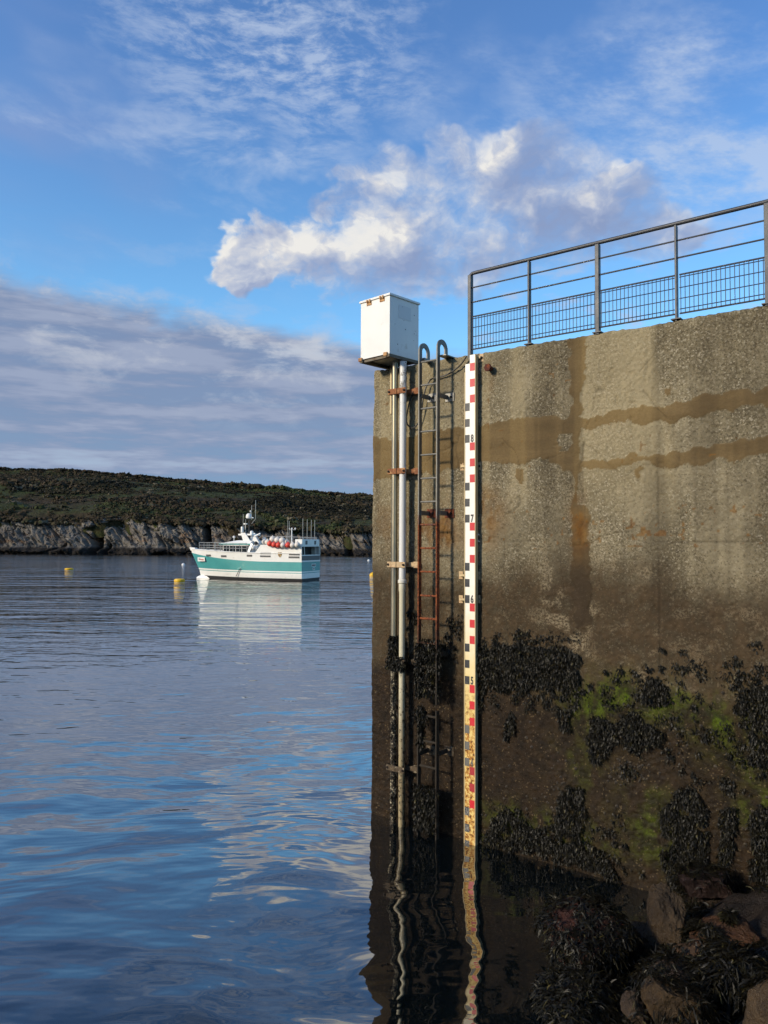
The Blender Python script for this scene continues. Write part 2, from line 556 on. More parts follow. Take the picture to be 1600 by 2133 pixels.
m_hill, n, bs = new_mat('heath')
tc_ = n.node('ShaderNodeNewGeometry').outputs['Position']
a1 = n.noise(n.scale(tc_, (0.03, 0.05, 0.12)), 1.0, 4, 0.6)
a2 = n.noise(tc_, 0.5, 5, 0.65)
c = n.mix(n.ss(a1, 0.42, 0.58), srgb(58, 50, 37), srgb(58, 64, 36))
c = n.mix(n.ss(a2, 0.45, 0.7), c, srgb(44, 40, 27))
c = n.mix(n.mul(n.ss(n.noise(tc_, 0.9, 5, 0.7), 0.66, 0.74), 0.7), c, srgb(128, 120, 96))
n.put(bs.inputs['Base Color'], c)
bs.inputs['Roughness'].default_value = 0.9
bs.inputs['Specular IOR Level'].default_value = 0.1
n.put(bs.inputs['Normal'], n.bump(a2, 0.6))
# cliff: fractured rock face, rows from below the water to the turf
m_cliff, n, bs = new_mat('cliff_rock')
tc_ = n.node('ShaderNodeNewGeometry').outputs['Position']
cx_, cy_, cz_ = n.xyz(tc_)
f1 = n.noise(n.vec(n.mul(cx_, 0.22), 0.0, n.mul(cz_, 0.30)), 1.0, 5, 0.6)
c = n.ramp(f1, [(0.25, srgb(66, 63, 59)), (0.42, srgb(99, 94, 87)), (0.6, srgb(120, 114, 105)), (0.8, srgb(84, 81, 76))])
ochre = n.mul(n.ss(n.noise(n.vec(n.mul(cx_, 0.16), 0.0, n.mul(cz_, 0.5)), 1.0, 4, 0.6), 0.50, 0.66), n.mul(n.ss(cz_, 2.4, 3.6), n.ss(cz_, 7.5, 4.5)))
c = n.mix(n.mul(ochre, 0.75), c, srgb(122, 94, 68))
lich = n.mul(n.ss(n.noise(tc_, 0.9, 5, 0.7), 0.52, 0.66), n.ss(cz_, 5.5, 8.0))
c = n.mix(n.mul(lich, 0.7), c, srgb(156, 151, 141))
c = n.mix(n.ss(n.add(cz_, n.mul(n.noise(tc_, 0.35, 4, 0.6), 1.6)), 3.3, 2.2), c, srgb(38, 33, 26))
n.put(bs.inputs['Base Color'], c)
bs.inputs['Roughness'].default_value = 0.85
bs.inputs['Specular IOR Level'].default_value = 0.2
n.put(bs.inputs['Normal'], n.bump(n.noise(tc_, 1.1, 6, 0.7), 0.35))
gx = np.arange(-300, 175, 0.30); nv = 54
V = np.linspace(0, 1, nv)
X, VV = np.meshgrid(gx, V)
ct = np.interp(X, cliff_x, cliff_h) + 1.9 * (fbm(X * 0.22, X * 0, 4, 31) - 0.5) * 2
Zc = -0.6 + VV * (ct + 0.6 + 0.8)
# joints dip to the right: sheared cells
sx = X + 0.75 * Zc
f1a, f2a, ida = worley(sx * 0.105, Zc * 0.10 - X * 0.02, 41)
f1b, f2b, idb = worley(sx * 0.33 + 0.4 * Zc * 0.3, Zc * 0.26, 47)
f1c, f2c, idc = worley(X * 0.8, Zc * 0.7, 53)
headland = 5.0 * (fbm(X * 0.055, X * 0, 3, 37) - 0.5)             # coves and noses along the shore
depth = shore_y(X) + 2.0 + VV ** 1.3 * 4.2 + headland
depth += (ida - 0.5) * 3.6 + (idb - 0.5) * 1.6 + (idc - 0.5) * 0.55
depth += 1.0 * np.exp(-((f2a - f1a) / 0.05) ** 2) * (idb > 0.35) + 0.35 * np.exp(-((f2b - f1b) / 0.05) ** 2)
depth += 3.0 * (fbm(sx * 0.22, Zc * 0.16, 4, 61, 0.6) - 0.5) + 0.9 * (np.abs(fbm(sx * 0.9, Zc * 0.35, 3, 67) - 0.5) * 4 - 0.5)
# dark clefts seen in the photograph
for cpx, wpx, top in ((205, 17, 0.72), (438, 13, 0.95), (728, 15, 0.70), (140, 8, 0.35), (228, 9, 0.28)):
    cx0 = px_to_x(cpx, SHORE_D + 4); w = wpx / F_PX * SHORE_D * 0.5
    lean = (VV - 0.4) * (-2.2)
    depth += 7.0 * np.exp(-(((X - cx0 - lean) / w) ** 4)) * (1 - sstep(VV, top - 0.1, top + 0.08))
# shelf of dark boulders at the water
shelf = 1 - sstep(Zc + 0.8 * (fbm(X * 0.4, X * 0, 3, 73) - 0.5), 0.7, 2.3)
depth = depth - shelf * (1.8 + 3.6 * fbm(X * 0.35, Zc * 0.8, 3, 71))
depth = np.where(VV > 0.955, np.maximum(depth + 1.5, shore_y(X) + 7.5), depth)
me = np_mesh('cliff', np.stack([X, depth, Zc], -1), grid_quads(nv, len(gx)), m_cliff, smooth=False)
tag(link(bpy.data.objects.new('cliff', me)), kind='structure')

# the turf starts at the lip of the cliff and runs back over the ridge
lip_x = gx.copy(); lip_y = depth[-6] - 0.1; lip_z = Zc[-6]
k9 = np.ones(9) / 9
lip_y = np.minimum(lip_y, np.convolve(np.pad(lip_y, 4, 'edge'), k9, 'valid') + 0.3)
def turf_z(x, y):
    """terrain height, tied to the cliff lip along its front edge"""
    ly = np.interp(x, lip_x, lip_y); lz = np.interp(x, lip_x, lip_z)
    w = 1 - sstep(y - ly, 0.0, 7.0)
    return hill_h(x, y) * (1 - w) + np.minimum(lz + (y - ly) * 0.35, hill_h(x, y) + 2.0) * w
hx = np.arange(-299, 174, 0.9); hy = np.concatenate([np.array([1.2, 0.0]), np.linspace(0.5, 40, 70), np.linspace(42, 190, 60)])
X, T = np.meshgrid(hx, hy)
Y = np.interp(X, lip_x, lip_y) + T
Z = turf_z(X, Y)
Z[0] -= 5.0
me = np_mesh('hill', np.stack([X, Y, Z], -1), grid_quads(len(hy), len(hx)), m_hill, smooth=True)
tag(link(bpy.data.objects.new('hill', me)), kind='structure')

# gorse, heather and bramble on the slope: uncounted small leaf clumps in one object
m_gorse, n, bs = new_mat('gorse')
at = n.node('ShaderNodeAttribute', attribute_name='tone').outputs['Fac']
c = n.ramp(at, [(0.0, srgb(30, 29, 20)), (0.30, srgb(46, 44, 28)), (0.50, srgb(64, 53, 40)), (0.68, srgb(52, 52, 30)), (0.86, srgb(58, 68, 36)), (1.0, srgb(100, 92, 76))])
n.put(bs.inputs['Base Color'], c)
bs.inputs['Roughness'].default_value = 0.8
bs.inputs['Specular IOR Level'].default_value = 0.15
rng = np.random.default_rng(5)
NB = 30000
bx = rng.uniform(-190, 30, NB); bt = rng.uniform(0, 1, NB) ** 0.9 * 101
nr = 3200
bx[:nr] = rng.uniform(-230, 40, nr); bt[:nr] = rng.uniform(92, 104, nr)
ne = 2200
bx[nr:nr + ne] = rng.uniform(-190, 30, ne); bt[nr:nr + ne] = rng.uniform(-0.4, 3.0, ne)
by = np.where(np.arange(NB) < nr, shore_y(bx) + 6, np.interp(bx, lip_x, lip_y)) + bt
grass = fbm(bx * 0.03, by * 0.06, 3, 91)
keep = (grass < 0.50) | (rng.random(NB) < 0.13)
keep[:nr + ne] = True
bx, by, bt, grass = bx[keep], by[keep], bt[keep], grass[keep]
NB = len(bx)
bz = turf_z(bx, by)
size = (0.32 + 0.85 * rng.random(NB) ** 2.2) * (0.45 + 1.3 * fbm(bx * 0.06, by * 0.06, 2, 95))
size[:nr] *= 1.35
K = 18
d = rng.normal(size=(NB, K, 3)); d[..., 2] = np.abs(d[..., 2]) * 0.9
d /= np.linalg.norm(d, axis=-1, keepdims=True)
rad = rng.uniform(0.55, 1.0, (NB, K, 1))
cen = np.stack([bx, by, bz], -1)[:, None, :] + d * rad * size[:, None, None] * np.array([1.6, 1.6, 0.58])
t1 = rng.normal(size=(NB, K, 3)); t1 -= d * (t1 * d).sum(-1, keepdims=True) * 0.7; t1 /= np.linalg.norm(t1, axis=-1, keepdims=True)
t2 = np.cross(d, t1); t2 /= np.linalg.norm(t2, axis=-1, keepdims=True) + 1e-6
s = (size[:, None, None] * rng.uniform(0.22, 0.48, (NB, K, 1)))
quad = np.stack([cen - t1 * s - t2 * s * 0.6, cen + t1 * s - t2 * s * 0.6, cen + t1 * s * 0.7 + t2 * s * 0.7, cen - t1 * s * 0.7 + t2 * s * 0.7], 2)
tone = np.clip(1.5 * (fbm(bx * 0.025, by * 0.07, 3, 99) - 0.5) + 0.42 + 0.22 * (rng.random(NB) - 0.5), 0, 0.86)
tone = np.where(rng.random(NB) < 0.035, 1.0, tone)
tone = np.repeat(np.clip(tone[:, None] + rng.uniform(-0.08, 0.08, (NB, K)), 0, 1).ravel(), 4)
me = np_mesh('gorse_scrub', quad.reshape(-1, 3), np.arange(NB * K * 4).reshape(-1, 4), m_gorse, attrs={'tone': tone})
tag(link(bpy.data.objects.new('gorse_scrub', me)), 'dark gorse and heather scrub covering the island slope', 'scrub', kind='stuff')

# ------------------------------------------------------------------ quay wall
def poly_px(pts, out=0.0):
    return np.array([on_wall(x, y, out) for x, y in pts])

def in_poly(U, H, poly):
    inside = np.zeros(U.shape, bool)
    n_ = len(poly)
    for i in range(n_):
        x1, y1 = poly[i]; x2, y2 = poly[(i + 1) % n_]
        c = ((y1 > H) != (y2 > H))
        xi = (x2 - x1) * (H - y1) / (y2 - y1 + 1e-12) + x1
        inside ^= c & (U < xi)
    return inside

def z3(pts):       # points read off an enlarged view of the photograph's right half
    return [(960 + x / 2.5, 640 + y / 2.5) for x, y in pts]

us = np.concatenate([np.arange(0, 5.3, 0.0125), np.arange(5.35, 14, 0.09)])
hs = np.arange(-1.4, WALL_H + 0.001, 0.0125)
hs[-1] = WALL_H
U, H = np.meshgrid(us, hs)
jx = (fbm(U * 9, H * 9, 4, 101) - 0.5) * 0.13
jy = (fbm(U * 9, H * 9, 4, 111) - 0.5) * 0.13
PU, PH = U + jx, H + jy
mortar = np.zeros(U.shape)
band_left = z3([(60, 625), (220, 588), (430, 558), (580, 568), (628, 575), (620, 800), (604, 890), (560, 850), (490, 805), (385, 790), (330, 812), (60, 812)])
hole = z3([(522, 660), (592, 655), (588, 716), (540, 740), (508, 742)])
band_up = z3([(600, 580), (760, 558), (900, 520), (1060, 515), (1250, 465), (1440, 450), (1900, 350), (1900, 440), (1600, 505), (1520, 518), (1430, 525), (1260, 560), (1160, 575), (1080, 612), (1020, 585), (960, 605), (870, 588), (700, 625), (600, 625)])
band_low = z3([(600, 800), (780, 785), (920, 768), (1060, 760), (1300, 725), (1900, 640), (1900, 700), (1600, 758), (1550, 765), (1450, 805), (1360, 795), (1270, 832), (1190, 825), (1060, 846), (1000, 812), (920, 798), (800, 835), (640, 840), (600, 835)])
strip = z3([(556, 90), (664, 90), (652, 250), (636, 420), (626, 580), (622, 700), (618, 850), (608, 960), (612, 1020), (660, 1060), (668, 1230), (672, 1680), (590, 1680), (578, 1400), (582, 1050), (598, 960), (592, 850), (575, 560), (575, 350)])
band_end = [(760, 908), (830, 918), (905, 893), (972, 888), (972, 975), (905, 985), (850, 992), (776, 1003), (750, 1003)]
spots = [z3([(282, 840), (318, 838), (322, 900), (300, 912), (280, 880)]), z3([(915, 840), (942, 845), (944, 895), (925, 905), (906, 880)]),
         z3([(930, 1455), (962, 1455), (962, 1530), (930, 1530)]), z3([(1060, 410), (1086, 408), (1082, 450), (1062, 450)])]
for p in [band_left, band_up, band_low, strip, band_end] + spots:
    mortar[in_poly(PU, PH, poly_px(p))] = 1
mortar[in_poly(PU, PH, poly_px(hole))] = 0
# level of the tide marks on the face
hw = H + (fbm(U * 1.6, H * 1.2, 4, 121) - 0.5) * 0.55
wet = 1 - sstep(hw, 2.95, 3.55)               # brown, damp
wet2 = 1 - sstep(hw, 1.75, 2.15)              # weed zone, nearly always wet
strip_wet = in_poly(PU, PH, poly_px(z3([(582, 1215), (664, 1215), (676, 1660), (590, 1680), (574, 1400)])))
rust = np.zeros(U.shape)
def splash(px, py, ru, rh, amt, seed):
    u0, h0 = on_wall(px, py)
    d = ((U - u0) / ru) ** 2 + ((H - h0) / rh) ** 2
    return amt * np.exp(-d) * sstep(fbm(U * 7, H * 5, 4, seed), 0.28, 0.62)
for a in ((1012, 1075, 0.24, 0.36, 1.0, 131), (1207, 1090, 0.11, 0.30, 1.1, 133), (925, 1105, 0.20, 0.28, 1.3, 135), (885, 1110, 0.13, 0.26, 1.2, 137),
          (905, 1010, 0.25, 0.30, 0.35, 139), (800, 1090, 0.22, 0.35, 0.45, 141), (1022, 790, 0.05, 0.15, 0.5, 143)):
    rust += splash(*a)
# orange lichen dots in the upper band
dots = (vnoise(U * 26, H * 26, 151) > 0.86) & (np.abs(H - 3.72 - 0.12 * fbm(U * 2, H, 2, 152)) < 0.24) & (U > 1.7) & (vnoise(U * 4, H * 4, 153) > 0.42)
dots |= (vnoise(U * 20, H * 20, 155) > 0.93) & (vnoise(U * 2.2, H * 2.2, 156) > 0.62) & (H > 3.6)
rust = np.clip(rust + dots * 0.8, 0, 1)
algae = np.zeros(U.shape)
for a in ((1290, 1445, 0.55, 0.20, 1.1, 161), (1480, 1480, 0.40, 0.22, 1.0, 163), (1240, 1480, 0.35, 0.25, 0.6, 165), (1100, 1715, 0.50, 0.17, 0.9, 167),
          (1360, 1725, 0.28, 0.38, 0.7, 169), (1590, 1690, 0.25, 0.25, 0.7, 171), (1020, 1740, 0.18, 0.10, 0.7, 173), (1210, 1600, 0.3, 0.3, 0.35, 175), (1245, 1760, 0.2, 0.2, 0.7, 177), (1560, 1560, 0.4, 0.3, 0.4, 179)):
    algae += splash(*a)
algae = np.clip(algae, 0, 1)
# pale crusts (lime and barnacles) in the middle band
crust = sstep(fbm(U * 5.5, H * 5.5, 5, 181, 0.62), 0.56, 0.70) * sstep(hw, 1.9, 2.3) * (1 - sstep(hw, 3.25, 3.55))
crust *= 0.35 + 0.65 * sstep(fbm(U * 1.1, H * 1.1, 2, 185), 0.40, 0.60)
crust *= 1 - np.clip(strip_wet, 0, 1)
# pale vertical wash streaks from the coping
streak = sstep(fbm(U * 2.3, H * 0.18, 4, 191, 0.6), 0.50, 0.66) * sstep(H, 3.6, 4.6)
dark_streak = sstep(fbm(U * 3.1 + 7, H * 0.15, 4, 195, 0.6), 0.52, 0.68) * sstep(H, 2.2, 3.2)
ps = np.array([on_wall(x, 1000)[0] for x in (856, 858)]).mean()
behind = np.exp(-((U - ps) / 0.055) ** 2) * 0.9              # the pipes' shadow on the wall, painted in as a dark band
dark_streak = np.clip(dark_streak * 0.6 + behind * sstep(fbm(U * 5, H * 0.8, 3, 199), 0.25, 0.55), 0, 1)
# relief: exposed aggregate stands rough, mortar lies proud and smooth, joints and cracks cut in
agg = fbm(U * 34, H * 34, 3, 201, 0.6)
agg2 = fbm(U * 6, H * 6, 3, 205)
disp = (agg - 0.5) * 0.020 + (agg2 - 0.5) * 0.008
from_m = mortar.copy()
disp = disp * (1 - 0.75 * mortar) + 0.007 * mortar
f1, f2, cid = worley(U * 1.3 + 0.3 * fbm(U * 3, H * 3, 3, 211), H * 1.1 + 0.3 * fbm(U * 3, H * 3, 3, 213), 215)
crack = np.exp(-((f2 - f1) / 0.012) ** 2) * (fbm(U * 0.9, H * 0.9, 2, 217) > 0.56)
joint_u = on_wall(960 + 1030 / 2.5, 1100)[0]
joint = np.exp(-((U - joint_u - 0.012 * (fbm(H * 2, U * 0, 3, 219) - 0.5)) / 0.009) ** 2) * (H < 4.5) * (0.3 + 0.7 * (fbm(U * 0, H * 2.2, 2, 220) > 0.42))
jh = on_wall(1050, 996)[1]
joint2 = np.exp(-((H - jh - 0.03 * (fbm(U * 3, H * 0, 3, 221) - 0.5)) / 0.008) ** 2) * (U > 1.15) * (U < 1.6)
jh2 = on_wall(1300, 1128)[1]
joint3 = np.exp(-((H - jh2 - 0.02 * (fbm(U * 2, H * 0, 3, 223) - 0.5)) / 0.010) ** 2) * (fbm(U * 1.7, H * 0, 2, 224) > 0.45)
cut = np.clip(crack * 0.8 + joint + joint2 * 0.8 + joint3 * 0.6, 0, 1)
disp -= cut * 0.012
pits = (vnoise(U * 18, H * 18, 231) > 0.93)
disp -= pits * 0.008
# chipped outer edge and coping
edge = np.exp(-U / 0.02)
UU = U + np.where(U < 0.16, (0.16 - U) / 0.16 * (0.035 * (fbm(H * 2.2, U * 0, 4, 241) - 0.42) + 0.016 * (fbm(H * 14, U * 0, 3, 243) - 0.5)), 0)
HH = H + np.where(H > WALL_H - 0.15, (H - WALL_H + 0.15) / 0.15 * (0.030 * (fbm(U * 3, H * 0, 4, 245) - 0.5) + 0.02 * (fbm(U * 20, H * 0, 2, 247) - 0.5)), 0)
rnd = np.exp(-U / 0.012) * 0.02 + np.exp(-(WALL_H - H) / 0.012) * 0.018
depth_y = -disp + rnd                                            # local y: + is into the wall
nh, nu = U.shape
V3 = np.stack([UU, depth_y, HH], -1)
A = np.stack([mortar, rust, algae, np.clip(wet, 0, 1)], -1)
B = np.stack([np.clip(wet2, 0, 1), np.clip(crust, 0, 1), streak, np.clip(dark_streak + cut * 0.8 + strip_wet * 0.8, 0, 1)], -1)
# return faces: the end of the quay and the coping
V3 = np.concatenate([V3[:, :1] + np.array([0, 6.0, 0]), V3[:, :1] + np.array([0.01, 0.25, 0]), V3], 1)
A = np.concatenate([A[:, :1], A[:, :1], A], 1); B = np.concatenate([B[:, :1], B[:, :1], B], 1)
top1 = V3[-1:].copy(); top1[..., 1] = np.maximum(top1[..., 1], 0) + 0.3
top2 = V3[-1:].copy(); top2[..., 1] = 6.0
V3 = np.concatenate([V3, top1, top2], 0); A = np.concatenate([A, A[-1:], A[-1:]], 0); B = np.concatenate([B, B[-1:], B[-1:]], 0)

m_conc, n, bs = new_mat('quay_concrete')
ob = n.node('ShaderNodeTexCoord').outputs['Object']
aA = n.node('ShaderNodeAttribute', attribute_name='mask_a'); aB = n.node('ShaderNodeAttribute', attribute_name='mask_b')
mo, ru, al = n.xyz(aA.outputs['Vector']); we = aA.outputs['Alpha']
w2, cr, st = n.xyz(aB.outputs['Vector']); ds = aB.outputs['Alpha']
flat = n.scale(ob, (1, 0.2, 1))
sp1 = n.noise(flat, 42, 5, 0.75)
sp2 = n.voro(flat, 70, 'F1', 1.0, 'Color')
spv = n.xyz(sp2)[0]
big = n.noise(flat, 1.7, 5, 0.6)
mid = n.noise(flat, 7.0, 5, 0.65)
conc = n.mix(n.ss(big, 0.3, 0.7), srgb(116, 107, 86), srgb(150, 139, 112))
rawness = n.ss(n.noise(n.scale(ob, (1.1, 0.2, 0.45)), 1.3, 4, 0.6), 0.36, 0.60)       # some of the face is worn down to the stones, some still has its skin
conc = n.mix(n.mul(n.ss(sp1, 0.58, 0.40), n.ss(rawness, 0, 1, 0.30, 1.0)), conc, n.mix(1.0, conc, (0.48, 0.46, 0.43), 'MULTIPLY'))
conc = n.mix(n.mul(n.ss(spv, 0.80, 0.97), n.ss(rawness, 0, 1, 0.15, 0.6)), conc, srgb(182, 172, 148))
conc = n.mix(n.mul(n.ss(spv, 0.16, 0.04), 0.45), conc, srgb(62, 54, 42))
conc = n.mix(n.mul(st, 0.45), conc, srgb(166, 152, 118))
mort = n.mix(n.ss(n.noise(n.scale(ob, (1.2, 1, 5)), 1.0, 5, 0.6), 0.3, 0.7), srgb(98, 82, 56), srgb(116, 98, 68))
mort = n.mix(n.mul(st, 0.35), mort, srgb(146, 124, 82))
mort = n.mix(n.ss(sp1, 0.40, 0.60), n.mix(1.0, mort, (0.88, 0.87, 0.85), 'MULTIPLY'), mort)
c = n.mix(mo, conc, mort)
damp = n.mix(n.ss(mid, 0.35, 0.7), srgb(52, 42, 29), srgb(80, 66, 48))
damp = n.mix(n.mul(n.ss(spv, 0.85, 0.97), 0.22), damp, srgb(120, 106, 84))
c = n.mix(n.mul(we, n.ss(mid, 0.25, 0.6, 0.72, 1.0)), c, damp)
weed = n.mix(n.ss(mid, 0.3, 0.7), srgb(26, 19, 11), srgb(47, 35, 21))
weed = n.mix(n.mul(n.ss(spv, 0.94, 0.99), 0.35), weed, srgb(130, 112, 82))
c = n.mix(w2, c, weed)
c = n.mix(n.mul(ds, 0.55), c, srgb(46, 38, 29))
c = n.mix(n.mul(n.mul(cr, n.ss(sp1, 0.42, 0.60)), 0.75), c, srgb(150, 136, 110))
c = n.mix(n.mul(ru, 0.75), c, n.mix(n.ss(mid, 0.35, 0.65), srgb(92, 56, 20), srgb(124, 86, 34)))
c = n.mix(n.mul(al, n.ss(sp1, 0.35, 0.6, 0.35, 0.92)), c, n.mix(n.ss(mid, 0.4, 0.62), srgb(36, 42, 6), srgb(80, 98, 10)))
n.put(bs.inputs['Base Color'], c)
n.put(bs.inputs['Roughness'], n.ss(w2, 0, 1, 0.9, 0.62))
bs.inputs['Specular IOR Level'].default_value = 0.15
hgt = n.add(n.mul(n.noise(flat, 90, 4, 0.7), n.mul(n.ss(rawness, 0, 1, 0.5, 1.1), n.ss(mo, 0, 1, 1.0, 0.35))), n.mul(spv, 0.35))
n.put(bs.inputs['Normal'], n.bump(hgt, 0.008))

me = np_mesh('concrete_face', V3.reshape(-1, 3), grid_quads(nh + 2, nu + 2), m_conc, smooth=True,
             attrs={'mask_a': A.reshape(-1, 4), 'mask_b': B.reshape(-1, 4)})
quay = wall_thing('quay_wall', 'tall weathered concrete quay wall with mortar bands, rust stains and dark tide zone', 'wall', 0, 0, 0)
link(bpy.data.objects.new('concrete_face', me), quay)

# ------------------------------------------------------------------ fixtures on the quay
m_galv = simple('galvanised_steel', srgb(116, 114, 108), 0.45, 0.55, 0.18, 5, 0.0006, 90, srgb(120, 104, 76), 0.15, 3)
m_fence = simple('weathered_rail_steel', srgb(60, 62, 66), 0.5, 0.2, 0.2, 7, 0.0008, 120, srgb(74, 60, 48), 0.1, 5)
m_wire = simple('mesh_wire_steel', srgb(44, 52, 70), 0.6, 0.1, 0.15, 9)
m_rust = simple('rusty_steel', srgb(132, 84, 52), 0.85, 0.1, 0.35, 14, 0.002, 160, srgb(176, 132, 88), 0.45, 12)
m_rust_dark = simple('dark_rust', srgb(84, 38, 22), 0.9, 0.0, 0.4, 16, 0.003, 140, srgb(130, 66, 30), 0.5, 10)
m_pvc = simple('white_pvc', srgb(214, 212, 206), 0.4, 0.0, 0.06, 3, 0, 60, srgb(170, 158, 130), 0.12, 4)
m_pvc_old = simple('stained_pvc', srgb(196, 184, 152), 0.5, 0.0, 0.14, 5, 0.001, 60, srgb(112, 96, 66), 0.3, 7)
m_pipe_old = simple('barnacled_pipe', srgb(74, 60, 42), 0.8, 0.0, 0.4, 20, 0.006, 60, srgb(170, 156, 128), 0.3, 24)
m_black = simple('black_cable', srgb(22, 22, 22), 0.5)
m_boxw = simple('white_enamel', srgb(228, 226, 220), 0.42, 0.0, 0.04, 3, 0.0004, 14, srgb(176, 162, 140), 0.09, 5)
m_under = simple('dirty_underside', srgb(112, 104, 90), 0.8, 0.0, 0.25, 8, 0.001, 40, srgb(80, 60, 40), 0.4, 8)
m_board = simple('board_white', srgb(232, 228, 214), 0.45, 0.0, 0.04, 4)
m_frame = simple('cream_frame', srgb(198, 176, 132), 0.6, 0.0, 0.15, 7, 0.0006, 60, srgb(140, 104, 56), 0.15, 6)
m_red = simple('marker_red', srgb(190, 20, 34), 0.45, 0.0, 0.08, 9)
m_redold = simple('marker_red_faded', srgb(158, 40, 42), 0.55, 0.0, 0.2, 14, 0, 60, srgb(120, 84, 50), 0.2, 18)
m_blk = simple('marker_black', srgb(34, 36, 40), 0.45, 0.0, 0.1, 9)
m_blkold = simple('marker_black_faded', srgb(96, 94, 88), 0.6, 0.0, 0.2, 14, 0, 60, srgb(130, 112, 70), 0.2, 18)
m_digit = simple('digit_black', srgb(24, 25, 28), 0.5)

# board face: clean above, stained yellow towards the water
m_bface, n, bs = new_mat('board_face')
ob = n.node('ShaderNodeTexCoord').outputs['Object']
bz_ = n.xyz(ob)[2]
nz = n.noise(ob, 9, 6, 0.65); nz2 = n.noise(ob, 26, 5, 0.7)
old = n.ss(n.add(bz_, n.mul(n.sub(nz, 0.5), 0.9)), 3.4, 1.5)
c = n.mix(old, srgb(235, 232, 220), srgb(220, 194, 120))
grime = n.ss(n.add(bz_, n.mul(n.sub(nz, 0.5), 0.4)), 2.1, 1.2)
c = n.mix(n.mul(grime, n.ss(nz2, 0.40, 0.56)), c, srgb(172, 112, 30))
c = n.mix(n.mul(grime, n.ss(n.noise(ob, 26, 5, 0.65), 0.55, 0.61)), c, srgb(44, 32, 18))
n.put(bs.inputs['Base Color'], c)
n.put(bs.inputs['Roughness'], n.ss(grime, 0, 1, 0.4, 0.75))

# ---- tide board
BOUT = 0.085                                   # front of the board off the face
u_r = on_wall(991, 1088, BOUT)[0]; u_l = on_wall(967.5, 1088, BOUT)[0]
h7 = on_wall(980, 1088.4, BOUT)[1]; h5 = on_wall(980, 1426, BOUT)[1]
METRE = (h7 - h5) / 2.0
S = METRE / 10
def bh(n_): return h7 + (n_ - 7) * METRE       # height of a metre mark
print('board', u_l, u_r, METRE, bh(9), bh(3))
BW = u_r - u_l
TOP_R = bh(9) + 0.10; TOP_L = bh(9) - 0.005; BOT = -0.25
tb = wall_thing('tide_board', 'tall narrow white tide gauge board with red and black squares and metre figures', 'tide board', u_l, 0.0, 0.0)
mid = BW * 0.47
m_ = MB()
FR = 0.011
m_.prism([(FR, -BOUT, BOT), (BW - FR, -BOUT, BOT), (BW - FR, -BOUT, TOP_R), (mid, -BOUT, TOP_R), (mid, -BOUT, TOP_L), (FR, -BOUT, TOP_L)], (0, 0.012, 0))
m_.build('board_panel', m_bface, tb)
for x0, x1, top in ((0.0, FR - 0.001, TOP_L - 0.10), (BW - FR + 0.001, BW, TOP_R - 0.004)):
    f_ = MB().box(x0, x1, -BOUT - 0.006, -0.030, BOT, top)
    f_.build('edge_rail', m_frame, tb, bevel=0.002)
sq = {}
def square(kind, w, mat_):
    key = (kind, mat_.name)
    if key not in sq:
        sq[key] = MB().box(0, w, 0, 0.0015, 0, S * 0.985).mesh(kind, mat_)
    return sq[key]
rngs = random.Random(3)
for metre in range(9, 3, -1):
    for row in range(10):
        z1 = bh(metre) - row * S
        old_ = z1 < bh(4.72)
        if row in (0, 2, 4):
            o = bpy.data.objects.new('red_square', square('red_square', BW - FR - mid - 0.004, m_redold if old_ and row != 4 else m_red))
            o.location = (mid + 0.002, -BOUT - 0.002, z1 - S)
        elif row in (5, 7, 9):
            o = bpy.data.objects.new('black_square', square('black_square', mid - FR - 0.002, m_blkold if old_ and metre == 5 else m_blk))
            o.location = (FR + 0.001, -BOUT - 0.002, z1 - S)
        else:
            continue
        if z1 - S < -0.2: 
            bpy.data.objects.remove(o); continue
        o.rotation_euler = (0, rngs.uniform(-0.006, 0.006), 0)
        link(o, tb)
def text_mesh(txt, height, sx, name, mat_, bold=0.0):
    cu = bpy.data.curves.new(name, 'FONT'); cu.body = txt
    cu.size = height / 0.70; cu.extrude = 0.0008; cu.offset = bold; cu.align_x = 'CENTER'
    tmp = bpy.data.objects.new(name + '_tmp', cu); COL.objects.link(tmp)
    dg = bpy.context.evaluated_depsgraph_get(); dg.update()
    me_ = bpy.data.meshes.new_from_object(tmp.evaluated_get(dg))
    bpy.data.objects.remove(tmp); bpy.data.curves.remove(cu)
    co = np.empty(len(me_.vertices) * 3, np.float32); me_.vertices.foreach_get('co', co); co = co.reshape(-1, 3)
    co = np.stack([co[:, 0] * sx, -co[:, 2], co[:, 1]], -1)
    me_.vertices.foreach_set('co', np.ascontiguousarray(co).ravel())
    me_.materials.clear(); me_.materials.append(mat_); me_.name = name; me_.update()
    return me_
for d_ in (8, 7, 6, 5):
    o = bpy.data.objects.new('figure', text_mesh(str(d_), S * 0.90, 0.62, 'figure', m_digit, 0.004))
    o.location = (mid + (BW - FR - mid) * 0.48, -BOUT - 0.0025, bh(d_) + S * 0.08)
    link(o, tb)
o = bpy.data.objects.new('figure', text_mesh('4', S * 0.9, 0.5, 'figure', m_blkold, 0.004)); o.location = (mid + (BW - FR - mid) * 0.45, -BOUT - 0.0025, bh(4) + S * 0.05); link(o, tb)
o['label'] = 'worn, half legible metre figure'
